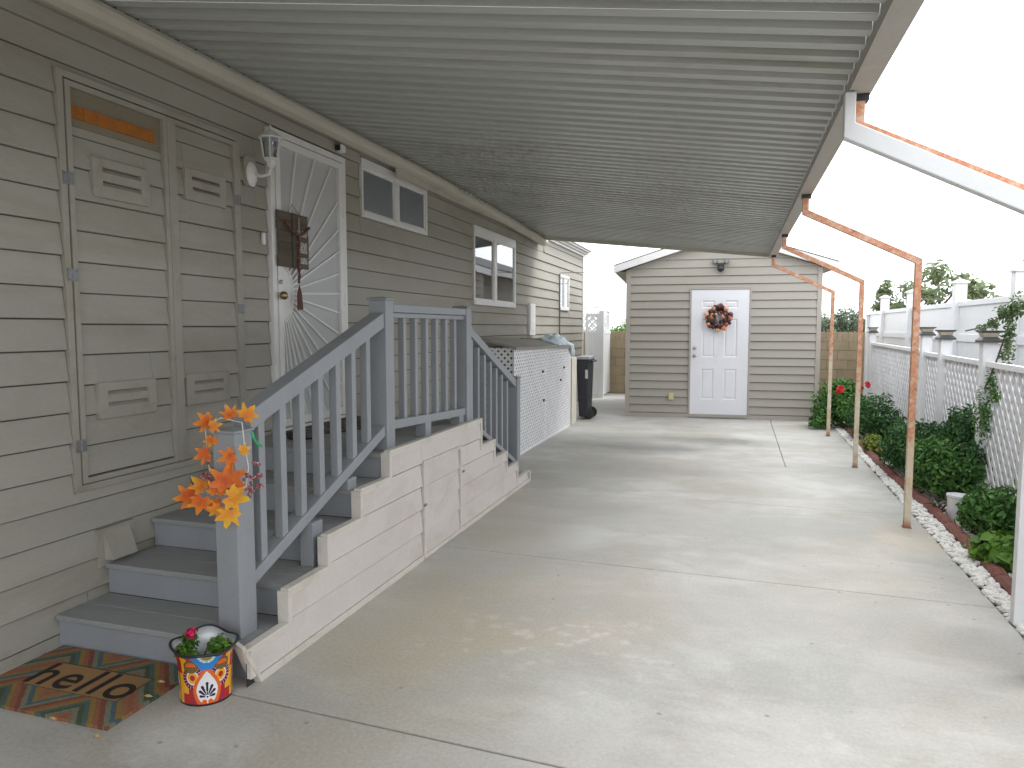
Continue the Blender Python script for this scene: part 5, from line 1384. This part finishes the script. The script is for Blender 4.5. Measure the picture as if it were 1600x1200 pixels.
for (x, y, r1, h, lb) in [(4.2, 42, 0.9, 2.35, 'distant grey-green tree just right of the shed roof'), (5.9, 43, 1.0, 2.55, 'distant darker tree between shed and yellow building')]:
    t = thing('distant_tree', (x, y, 0), lb, 'tree')
    m = MB(); m.tube([(x, y, 0), (x, y, h * 0.6)], [0.12, 0.08], 6); m.build('trunk', M['bark'], t)
    leaf_cloud('crown', M['leaf_far'], t, [(x, y, h * 0.7, r1, 0.8, h * 0.3), (x + r1 * 0.5, y, h * 0.6, r1 * 0.7, 0.6, h * 0.25), (x - r1 * 0.5, y, h * 0.62, r1 * 0.6, 0.6, h * 0.25)], 2600, 0.16, 0.5)
yb_ = thing('yellow_building', (12.3, 62, 0), 'distant pale yellow building peeking over the end of the white fence', 'building')
MB().box(11.3, 14.0, 62, 68, 0, 2.6).build('wall', M['yellow_wall'], yb_)
MB().box(11.2, 14.1, 61.9, 68.1, 2.6, 2.75).build('roof', M['white_paint'], yb_)
for k in range(3):
    for z in (0.9, 1.8):
        MB().box(11.6 + k * 0.8, 12.0 + k * 0.8, 61.95, 61.99, z, z + 0.5).build('window', M['dark'], yb_)

# ================================================================== PORCH THINGS
# coach lantern
ln = thing('wall_lantern', (HX + 0.02, 3.96, 2.50), 'white coach lantern on the wall left of the security door', 'lantern')
m = MB(); m.prism([(HX + 0.004, 3.905 + a_, 2.41 + b_) for a_, b_ in ((0.012, 0), (0.10, 0), (0.115, 0.02), (0.115, 0.17), (0.10, 0.19), (0.012, 0.19), (0, 0.17), (0, 0.02))], (0.022, 0, 0)); m.build('mounting_block', M['siding_trim'], ln, bevel=0.003)
MB().lathe((HX + 0.027, 3.962, 2.487), [(0.062, 0), (0.066, 0.006), (0.050, 0.020), (0.030, 0.030), (0.012, 0.034)], 12, 'X', 0.8, 1.25).build('back_plate', M['white_paint'], ln)
LC = Vector((HX + 0.165, 3.985, 2.555))
m = MB(); m.tube([(HX + 0.05, 3.965, 2.487), (HX + 0.10, 3.975, 2.472), (HX + 0.150, 3.985, 2.485), (LC.x, LC.y, 2.535)], 0.011, 8); m.build('arm', M['white_paint'], ln, smooth=True)
MB().lathe((LC.x, LC.y, 2.525), [(0.016, 0), (0.026, 0.012), (0.032, 0.04), (0.048, 0.048), (0.050, 0.058)], 6).build('base_cup', M['white_paint'], ln)
m = MB()
for k in range(6):
    a = 2 * math.pi * k / 6
    m.bar((LC.x + 0.048 * math.cos(a), LC.y + 0.048 * math.sin(a), 2.583), (LC.x + 0.066 * math.cos(a), LC.y + 0.066 * math.sin(a), 2.703), 0.007, 0.007)
m.build('cage', M['white_paint'], ln)
MB().lathe((LC.x, LC.y, 2.584), [(0.045, 0), (0.062, 0.118)], 6).build('glass', M['lamp_glass'], ln)
MB().lathe((LC.x, LC.y, 2.59), [(0.012, 0), (0.016, 0.03), (0.022, 0.06), (0.01, 0.085)], 10).build('bulb', M['white_paint'], ln)
MB().lathe((LC.x, LC.y, 2.703), [(0.076, 0), (0.078, 0.008), (0.052, 0.034), (0.040, 0.042), (0.018, 0.052), (0.006, 0.062), (0.009, 0.070), (0.003, 0.092)], 12).build('roof', M['white_paint'], ln)
# camera and bell
sc_ = thing('security_camera', (HX + 0.02, 5.04, 2.90), 'small white security camera with black face above the door', 'camera')
MB().box(HX + 0.021, HX + 0.075, 5.00, 5.075, 2.868, 2.930).build('housing', M['white_paint'], sc_, bevel=0.012)
MB().box(HX + 0.026, HX + 0.070, 4.990, 4.9995, 2.876, 2.922).build('lens_face', M['black'], sc_, bevel=0.004)
MB().box(HX + 0.014, HX + 0.034, 4.065, 4.090, 2.05, 2.13).build('doorbell', M['white_paint'], None, bevel=0.004, label='small white doorbell left of the security door', cat='doorbell', org=(HX, 4.078, 2.09))

# wooden sign on the door
sg = thing('door_sign', (HX + 0.07, 4.36, 2.10), 'brown plank sign with white lettering hanging on the security door', 'sign')
tilt = 0.06
def sp(y, z, x=0.0): return (HX + 0.062 + x, y, z)
rows = [1.918, 2.000, 2.085, 2.165, 2.235, 2.298]
for a_, b_ in zip(rows[:-1], rows[1:]):
    j_ = random.uniform(-0.006, 0.006)
    MB().box(HX + 0.056, HX + 0.066, 4.175 + j_, 4.535 + j_, a_ + 0.0015, b_ - 0.0015).build('plank', M['wood'], sg)
MB().box(HX + 0.0665, HX + 0.076, 4.335, 4.385, 1.92, 2.296).build('vertical_batten', M['wood'], sg)
# faded lettering on the right half: little painted strokes (words too worn to read)
for (z, n_, h_) in ((2.145, 4, 0.042), (2.075, 5, 0.030), (2.030, 6, 0.045), (1.955, 6, 0.042)):
    m = MB()
    y = 4.395
    for k in range(n_):
        w_ = 0.125 / n_ * 0.72
        m.box(HX + 0.0662, HX + 0.0672, y, y + w_ * 0.32, z, z + h_)
        m.box(HX + 0.0662, HX + 0.0672, y + w_ * 0.68, y + w_, z, z + h_ * random.choice([1, 0.7, 1]))
        if k % 2 == 0: m.box(HX + 0.0662, HX + 0.0672, y + w_ * 0.32, y + w_ * 0.68, z + h_ * 0.8, z + h_)
        else: m.box(HX + 0.0662, HX + 0.0672, y + w_ * 0.32, y + w_ * 0.68, z, z + h_ * 0.2)
        y += 0.125 / n_
    m.build('lettering', M['white_print'], sg)
m = MB()
for i in range(15):
    u = i / 14; y = 4.24 + 0.28 * u; z = 2.215 - 0.065 * math.sin(math.pi * u)
    m.ball((HX + 0.085, y, z), 0.011, 6, 5)
m.build('bead_garland', M['bead'], sg, smooth=True)
MB().tube([sp(4.30, 2.296, 0.002), sp(4.36, 2.36, -0.004), sp(4.43, 2.296, 0.002)], 0.003, 5).build('hanger', M['rope'], sg)
ts = thing('bead_tassel', (HX + 0.09, 4.39, 2.10), 'long beaded tassel hanging down the front of the plank door sign', 'tassel')
MB().tube([(HX + 0.084, 4.395, 2.27), (HX + 0.084, 4.395, 2.14)], 0.006, 6).build('cord', M['rope'], ts)
m = MB()
for i in range(18): m.ball((HX + 0.084 + 0.002 * math.sin(i), 4.393 - 0.0005 * i, 2.13 - i * 0.0182), 0.0105 if i % 3 else 0.014, 7, 5)
m.build('beads', M['bead'], ts, smooth=True)
m = MB()
for i in range(16):
    a = 2 * math.pi * i / 16; m.tube([(HX + 0.084, 4.385, 1.80), (HX + 0.084 + 0.014 * math.cos(a), 4.385 + 0.016 * math.sin(a), 1.74), (HX + 0.084 + 0.016 * math.cos(a), 4.39 + 0.022 * math.sin(a), 1.62 + 0.015 * random.random())], 0.003, 4)
m.build('fringe', M['bead'], ts)

# dark half-round mat on the deck with scroll print, small dark mat
def mat_surface(name, outline_fn, color_fn, z, th, org, label, cat, mat, x0, x1, y0, y1, nx_, ny_):
    m_ = MB(); idx = {}
    cols_ = []
    for i in range(nx_ + 1):
        for j in range(ny_ + 1):
            x = x0 + (x1 - x0) * i / nx_; y = y0 + (y1 - y0) * j / ny_
            idx[i, j] = len(m_.v); m_.v.append((x, y, z + th + 0.0008 * random.random()))
    for i in range(nx_):
        for j in range(ny_):
            xc = x0 + (x1 - x0) * (i + .5) / nx_; yc = y0 + (y1 - y0) * (j + .5) / ny_
            if outline_fn(xc, yc):
                m_.f.append((idx[i, j], idx[i + 1, j], idx[i + 1, j + 1], idx[i, j + 1])); cols_.append(color_fn(xc, yc))
    me = bpy.data.meshes.new(name)
    o = Vector(org)
    me.from_pydata([(p[0] - o.x, p[1] - o.y, p[2] - o.z) for p in m_.v], [], m_.f)
    ca = me.color_attributes.new('Col', 'FLOAT_COLOR', 'CORNER')
    buf = np.ones((len(me.loops), 4), dtype=np.float32)
    li = 0
    for fi in range(len(m_.f)):
        buf[li:li + 4, :3] = cols_[fi]; li += 4
    ca.data.foreach_set('color', buf.ravel())
    me.materials.append(mat)
    bm = bmesh.new(); bm.from_mesh(me)
    loose = [v for v in bm.verts if not v.link_faces]; bmesh.ops.delete(bm, geom=loose, context='VERTS')
    bm.to_mesh(me); bm.free()
    ob = bpy.data.objects.new(name, me); COL.objects.link(ob); ob.location = o
    ORG[ob.name] = o
    s_ = ob.modifiers.new('thickness', 'SOLIDIFY'); s_.thickness = th; s_.offset = -1
    return tag(ob, label, cat)
def pm_out(x, y): return ((x + 3.0) / 0.47) ** 2 + ((y - 4.62) / 0.52) ** 2 < 1 and x > -2.98
def pm_col(x, y):
    v = math.sin(x * 60 + 2.5 * math.sin(y * 40)) * math.sin(y * 55 + 2.5 * math.sin(x * 45))
    return (0.15, 0.13, 0.12) if v > 0.1 else (0.04, 0.037, 0.036)
mat_surface('porch_mat', pm_out, pm_col, 0.772, 0.010, (-2.8, 4.62, 0.772), 'dark half-round mat with scroll print on the deck before the door', 'mat', attr_mat('rubber_print', 0.85, 0.4, 200), -3.0, -2.5, 4.05, 5.2, 60, 130)
MB().lathe((-2.72, 4.05, 0.772), [(0.10, 0), (0.105, 0.012), (0.09, 0.05), (0.05, 0.06)], 18).build('boot_tray', M['black'], None, label='low black round dish on the deck left of the porch mat', cat='dish', org=(-2.72, 4.05, 0.77))

# hello mat
TEAL, MINT, YEL, ORG_, RED, GRN, BLU = (0.045, 0.16, 0.16), (0.26, 0.30, 0.20), (0.42, 0.24, 0.035), (0.44, 0.13, 0.05), (0.30, 0.05, 0.03), (0.035, 0.09, 0.045), (0.04, 0.15, 0.22)
SEQ = [ORG_, (0.44, 0.17, 0.09), MINT, GRN, TEAL, YEL, ORG_, RED, MINT, BLU, YEL, (0.46, 0.16, 0.07)]
MX0, MX1, MY0, MY1 = -2.975, -2.20, 1.972, 2.452
TX0, TX1, TY0, TY1 = -2.815, -2.322, 2.128, 2.318
def hm_col(x, y):
    u, v = x - MX0, y - MY0
    if TX0 - 0.006 < x < TX1 + 0.006 and TY0 - 0.006 < y < TY1 + 0.006:
        if TX0 < x < TX1 and TY0 < y < TY1: return (0.40, 0.22, 0.085)
        return (0.03, 0.08, 0.035)
    p = 0.21
    tri = abs(((u + 0.08) % (2 * p)) - p)
    s_ = (v * 0.95 + tri * 1.0) / 0.026
    c = SEQ[int(math.floor(s_)) % len(SEQ)]
    q_ = random.uniform(0.75, 1.1); return tuple((k * 0.70 + b_ * 0.30) * q_ for k, b_ in zip(c, (0.20, 0.15, 0.09)))
hm = mat_surface('door_mat', lambda x, y: True, hm_col, 0.0, 0.014, (-2.59, 2.21, 0), 'striped chevron coir doormat reading hello at the foot of the steps', 'doormat', M['mat_print'], MX0, MX1, MY0, MY1, 190, 120)
fc_ = bpy.data.curves.new('hello_text', 'FONT'); fc_.body = 'hello'; fc_.size = 0.245; fc_.extrude = 0.0008; fc_.offset = 0.0016; fc_.space_character = 1.12; fc_.align_x = 'CENTER'; fc_.align_y = 'BOTTOM_BASELINE'
fo = bpy.data.objects.new('tmp_text', fc_); COL.objects.link(fo)
dg = bpy.context.evaluated_depsgraph_get(); tme = bpy.data.meshes.new_from_object(fo.evaluated_get(dg))
bpy.data.objects.remove(fo)
tme.materials.clear(); tme.materials.append(M['black_print'])
lt_ = bpy.data.objects.new('lettering', tme); COL.objects.link(lt_); lt_.parent = hm; lt_.location = (-0.005 + (TX0 + TX1) / 2 - ORG[hm.name].x, 2.140 - ORG[hm.name].y, 0.0158)
# dry leaf bits
for i, (x, y, rz_) in enumerate([(-2.26, 2.30, 0.3), (-2.22, 2.19, 1.2), (-2.46, 1.97, 0.1), (-2.20, 1.93, 0.8)]):
    m = MB(); s_ = 0.022
    m.add([(x - s_, y, 0.004), (x, y + s_ * 0.35, 0.010), (x + s_, y + 0.004, 0.005), (x, y - s_ * 0.3, 0.004), (x, y, 0.014)], [(0, 1, 4), (1, 2, 4), (2, 3, 4), (3, 0, 4), (3, 2, 1, 0)])
    zz = 0.0155 if (MX0 < x < MX1 and MY0 < y < MY1) else 0.0
    m.v = [(a_, b_, c_ + zz) for a_, b_, c_ in m.v]
    m.build('dry_leaf', M['dry_leaf'], None, label=['dry leaf scrap lying on the doormat', 'dry leaf scrap at the right rim of the doormat', 'dry leaf scrap at the near edge of the doormat', 'dry leaf scrap on the concrete off the near corner of the doormat'][i], cat='dry leaf', org=(x, y, 0))

# ================================================================== TALAVERA POT
PC = Vector((-2.035, 2.305, 0))
pot = thing('painted_pot', tuple(PC), 'hand-painted ceramic planter with wavy black rim at the foot of the newel post', 'planter')
PH = 0.222
def pot_r(th, t):
    """t 0 base .. 1 rim; th 0 faces the camera"""
    r = 0.096 + 0.012 * t ** 1.4 - 0.002 * math.sin(math.pi * t)
    flare = max(0, t - 0.78) / 0.22
    r += 0.012 * flare ** 1.5 * (1 + 0.5 * math.cos(4 * th + 0.6))
    return r
def pot_p(th, t, off=0.0):
    r = pot_r(th, t) + off
    a = math.atan2(-PC.y, -PC.x) + th
    z = PH * t + (0.007 * math.cos(4 * th + 0.6) - 0.010 * math.cos(th)) * max(0, t - 0.6) / 0.4
    return (PC.x + r * 1.08 * math.cos(a), PC.y + r * math.sin(a), z)
WHT, BLK, PORG, PRED, PYEL, PBLU, PMAR, POLV, PDK = (0.75, 0.76, 0.76), (0.012, 0.012, 0.02), (0.75, 0.12, 0.015), (0.42, 0.015, 0.02), (0.78, 0.38, 0.015), (0.02, 0.22, 0.58), (0.16, 0.012, 0.035), (0.10, 0.07, 0.02), (0.03, 0.01, 0.05)
def pot_col(th, t):
    x = th * 0.118; y = t * PH              # metres on the surface; +th runs to the viewer's right
    if t > 0.965 or t < 0.035: return BLK
    rep = abs(x)
    side = x
    # repeat the motif round the pot
    period = 0.37
    x = ((x + period / 2) % period) - period / 2
    ax = abs(x)
    # white teardrop with petals, orange border
    cy = 0.068
    def tear(s_):
        w_ = 0.047 * s_
        yy = (y - cy) / (0.062 * s_)
        if yy < -0.93 or yy > 1.25: return 9
        wid = w_ * (math.sqrt(max(0, 1 - yy * yy)) if yy < 0 else max(0, 1 - (yy / 1.25) ** 1.5))
        return ax / max(wid, 1e-5)
    if tear(1.0) < 1:
        for a in (-82, -52, -26, 0, 26, 52, 82):
            ar = R(a); dx, dy = x, y - 0.037
            u = dx * math.sin(ar) + dy * math.cos(ar); v = dx * math.cos(ar) - dy * math.sin(ar)
            L = 0.062 - 0.026 * abs(a) / 82
            if 0.008 < u < L:
                w_ = 0.0068 * math.sqrt(max(0, (u - 0.008) / (L - 0.008))) * (1 if u < L - 0.006 else max(0, (L - u) / 0.006) ** 0.5)
                if abs(v) < w_: return PDK
        if math.hypot(x, y - 0.037) < 0.004: return BLK
        for sx in (-1, 1):
            if math.hypot(x - sx * 0.013, (y - 0.016)) < 0.011: return PORG
        return WHT
    if tear(1.32) < 1 and y < 0.15: return PORG
    # blue V from the rim with white/yellow arcs
    if y > 0.130:
        half = 0.010 + 0.055 * (y - 0.130) / 0.085
        if ax < half:
            d = math.hypot(x, (y - 0.214))
            if d < 0.020: return (0.30, 0.28, 0.06)
            if d < 0.032: return WHT if int(math.degrees(math.atan2(x, 0.215 - y)) / 14) % 2 else (0.35, 0.55, 0.6)
            return PBLU
    # olive/orange discs either side of the V
    for sx in (-1, 1):
        d = math.hypot((x - sx * 0.068) / 1.15, y - 0.168)
        if d < 0.030: return PORG if (d < 0.02 and y > 0.168) else (POLV if int(d / 0.005) % 2 else (0.22, 0.13, 0.03))
    # sunburst fans at the sides
    for sx in (-1, 1):
        d = math.hypot(x - sx * 0.062, y - 0.118); aa = math.degrees(math.atan2(y - 0.118, x - sx * 0.062))
        if d < 0.012: return PRED
        if d < 0.024: return PYEL
        if d < 0.029: return WHT
        if d < 0.050: return (0.75, 0.4, 0.5) if (aa % 18) < 3 else PMAR
    if ax > 0.115:
        k = ax * 60 + y * 30
        if ax > 0.160: return WHT if math.sin(y * 90 + x * 40) > 0.2 else (0.03, 0.05, 0.02)
        if 0.138 < ax < 0.146: return PMAR
        return PYEL if y < 0.13 else PRED
    if y < 0.05: return PRED if ax > 0.07 else (0.30, 0.02, 0.06)
    return PYEL if ax > 0.085 else PRED
NT, NH = 300, 130
V = []; F = []; Cc = []
for j in range(NH + 1):
    for i in range(NT): V.append(pot_p(2 * math.pi * i / NT, j / NH))
for j in range(NH):
    for i in range(NT):
        F.append((j * NT + i, j * NT + (i + 1) % NT, (j + 1) * NT + (i + 1) % NT, (j + 1) * NT + i))
        th = 2 * math.pi * (i + .5) / NT
        if th > math.pi: th -= 2 * math.pi
        Cc.append(pot_col(th, (j + .5) / NH))
# inside
q0 = len(V); NI = 8
for j in range(NI + 1):
    for i in range(NT): V.append(pot_p(2 * math.pi * i / NT, 1 - 0.9 * j / NI, -0.009))
for j in range(NI):
    for i in range(NT):
        F.append((q0 + j * NT + i, q0 + (j + 1) * NT + i, q0 + (j + 1) * NT + (i + 1) % NT, q0 + j * NT + (i + 1) % NT)); Cc.append((0.66, 0.68, 0.70))
for i in range(NT):
    F.append((NH * NT + i, NH * NT + (i + 1) % NT, q0 + (i + 1) % NT, q0 + i)); Cc.append(BLK)
V.append(pot_p(0, 0.1, -0.2)); V[-1] = (PC.x, PC.y, 0.022)
for i in range(NT): F.append((q0 + NI * NT + i, len(V) - 1, q0 + NI * NT + (i + 1) % NT)); Cc.append((0.5, 0.5, 0.5))
me = bpy.data.meshes.new('pot_body'); me.from_pydata([(a - PC.x, b - PC.y, c) for a, b, c in V], [], F)
ca = me.color_attributes.new('Col', 'FLOAT_COLOR', 'CORNER')
buf = np.ones((len(me.loops), 4), dtype=np.float32)
ls = np.empty(len(me.polygons), dtype=np.int32); me.polygons.foreach_get('loop_start', ls)
lt2 = np.empty(len(me.polygons), dtype=np.int32); me.polygons.foreach_get('loop_total', lt2)
for fi in range(len(F)): buf[ls[fi]:ls[fi] + lt2[fi], :3] = Cc[fi]
ca.data.foreach_set('color', buf.ravel())
me.polygons.foreach_set('use_smooth', [True] * len(me.polygons))
me.materials.append(M['glaze'])
pbo = bpy.data.objects.new('pot_body', me); COL.objects.link(pbo); pbo.parent = pot; ORG[pbo.name] = PC
MB().tube([pot_p(2 * math.pi * i / 60, 1.0, -0.003) for i in range(61)], 0.0052, 6).build('rim', M['black'], pot, smooth=True)
pp = thing('potted_plant', (PC.x, PC.y, 0.03), 'green tufts with one pink-red flower inside the painted planter', 'plant')
leaf_cloud('foliage', M['leaf_bright'], pp, [(PC.x - 0.055, PC.y - 0.045, 0.195, 0.045, 0.035, 0.030), (PC.x - 0.085, PC.y + 0.015, 0.215, 0.035, 0.03, 0.03), (PC.x + 0.052, PC.y + 0.02, 0.205, 0.048, 0.045, 0.040)], 900, 0.016, 0.6, shell=0.2)
leaf_cloud('flower', M['pink_petal'], pp, [(PC.x - 0.075, PC.y + 0.01, 0.245, 0.022, 0.022, 0.018)], 90, 0.018, 0.8, shell=0.3)
m = MB()
for dx_2, dy_2 in ((-0.075, -0.04), (0.06, 0.03), (-0.09, 0.02), (0.0, 0.0)):
    m.tube([(PC.x + dx_2 * 0.4, PC.y + dy_2 * 0.4, 0.024), (PC.x + dx_2, PC.y + dy_2, 0.18)], 0.004, 5)
m.tube([(PC.x, PC.y, 0.17), (PC.x + 0.012, PC.y, 0.20), (PC.x + 0.03, PC.y + 0.005, 0.195)], 0.003, 5)
m.build('stem', M['bark'], pp)

# ================================================================== MAPLE LEAF GARLAND ON THE NEWEL POST
gl = thing('leaf_garland', (-2.06, 2.46, 1.05), 'orange and yellow artificial maple leaf garland with berries wrapped on the newel post', 'garland')
half = []
for (ra, aa) in [(0.16, -90), (0.42, -62), (0.50, -48), (0.42, -36), (0.44, -26), (0.56, -20), (0.72, -4), (0.54, 2), (0.54, 10), (0.46, 16), (0.62, 27), (0.72, 30), (0.95, 40), (0.74, 47), (0.62, 52), (0.50, 63), (0.66, 75), (0.74, 77), (1.0, 90)]:
    half.append((ra * math.cos(R(aa)), ra * math.sin(R(aa))))
half[0] = (0.0, -0.16)
outl = half + [(-x, y) for x, y in reversed(half[1:-1])]
def maple(seed):
    rr = random.Random(seed); V_ = []; F_ = []
    def zf(x, y): return 0.22 * (x * x) * (1 if seed % 2 else -0.7) - 0.22 * (y - 0.1) ** 2 + 0.04 * math.sin(4 * x + seed)
    V_.append((0, 0.05, 0.02))
    inner = [(x * 0.5, y * 0.5 + 0.02) for x, y in outl]
    for x, y in inner: V_.append((x, y, zf(x, y)))
    for x, y in outl: V_.append((x * rr.uniform(0.93, 1.06), y * rr.uniform(0.93, 1.06), zf(x, y)))
    n_ = len(outl)
    for i in range(n_):
        j = (i + 1) % n_
        F_.append((0, 1 + i, 1 + j)); F_.append((1 + i, 1 + n_ + i, 1 + n_ + j, 1 + j))
    me_ = bpy.data.meshes.new('maple_leaf'); me_.from_pydata(V_, [], F_); me_.materials.append(M['autumn'])
    return me_
mls = [maple(s_) for s_ in range(5)]
def G(x, z, y=2.463): k = y / 2.38; return Vector((x * k, y, 1.5 + (z - 1.5) * k))
# (x, z) on the plane y=2.38, size, roll, y
lv = [(-2.045, 1.119, 0.052, 1.5, 2.47), (-2.02, 1.10, 0.036, -1.2, 2.47), (-1.925, 1.150, 0.042, 0.3, 2.49), (-1.848, 1.152, 0.050, -0.8, 2.50), (-2.028, 1.045, 0.036, 2.6, 2.47), (-2.055, 0.985, 0.046, 2.0, 2.47),
      (-1.930, 0.985, 0.050, 1.9, 2.455), (-1.868, 1.010, 0.032, -1.4, 2.455), (-1.958, 0.868, 0.075, 0.1, 2.45), (-1.935, 0.812, 0.062, -1.9, 2.44), (-2.132, 0.806, 0.056, 1.6, 2.46), (-2.075, 0.790, 0.052, 2.7, 2.44),
      (-2.085, 0.845, 0.046, 0.9, 2.47), (-1.950, 0.745, 0.052, 3.0, 2.44), (-2.00, 0.835, 0.050, -0.4, 2.455), (-1.995, 0.765, 0.036, 2.2, 2.45), (-2.03, 0.775, 0.04, -2.4, 2.47)]
for i, (x, z, s_, roll, y) in enumerate(lv):
    p = G(x, z, y)
    o = inst('maple_leaf', mls[i % 5], gl, p - Vector((0, 0.006 * (i % 4), 0)), (0, 0, 0), [s_ * (1.22 if i < 8 else 1.38)] * 3)
    o.rotation_euler = (Matrix.Rotation(random.uniform(-0.3, 0.3), 3, 'X') @ Matrix.Rotation(R(40) + random.uniform(-0.3, 0.3), 3, 'Z') @ Matrix.Rotation(R(90), 3, 'X') @ Matrix.Rotation(roll, 3, 'Z')).to_euler()
bms = [MB().ball((0, 0, 0), 0.0085, 7, 5).mesh('berry', M['berry'], smooth=True)]
for (x, z, y, n_, sp_) in [(-2.048, 0.888, 2.46, 26, 0.026), (-1.820, 0.955, 2.50, 8, 0.012), (-1.806, 0.905, 2.50, 8, 0.012), (-1.855, 0.892, 2.47, 14, 0.018), (-1.81, 0.862, 2.49, 10, 0.014), (-1.85, 0.842, 2.47, 12, 0.017)]:
    c = G(x, z, y)
    cl_ = MB()
    for k in range(n_):
        cl_.ball(tuple(c + Vector((random.gauss(0, sp_ * 0.7), random.gauss(0, 0.008), random.gauss(0, sp_ * 0.7)))), 0.0068, 7, 5)
    cl_.build('berry_cluster', M['berry'], gl, smooth=True)
m = MB()
m.tube([G(-2.06, 1.10, 2.475), G(-1.98, 1.135, 2.475), G(-1.88, 1.12, 2.475), G(-1.872, 1.03, 2.475), G(-1.855, 0.94, 2.475), G(-1.87, 0.86, 2.47), G(-1.96, 0.82, 2.47), G(-2.06, 0.82, 2.475)], 0.0025, 5)
m.tube([G(-2.06, 1.10, 2.475), G(-2.055, 1.0, 2.478), G(-2.045, 0.90, 2.475)], 0.002, 5)
m.build('wire', M['white_print'], gl)
m = MB(); a = G(-1.835, 1.085, 2.56)
m.tube([a, a + Vector((0.010, 0, -0.03)), a + Vector((0.03, 0.0, -0.055)), a + Vector((0.045, 0.01, -0.062))], [0.006, 0.006, 0.007, 0.005], 6)
m.build('green_tie', M['green_tie'], gl, label='bright green twist tie')
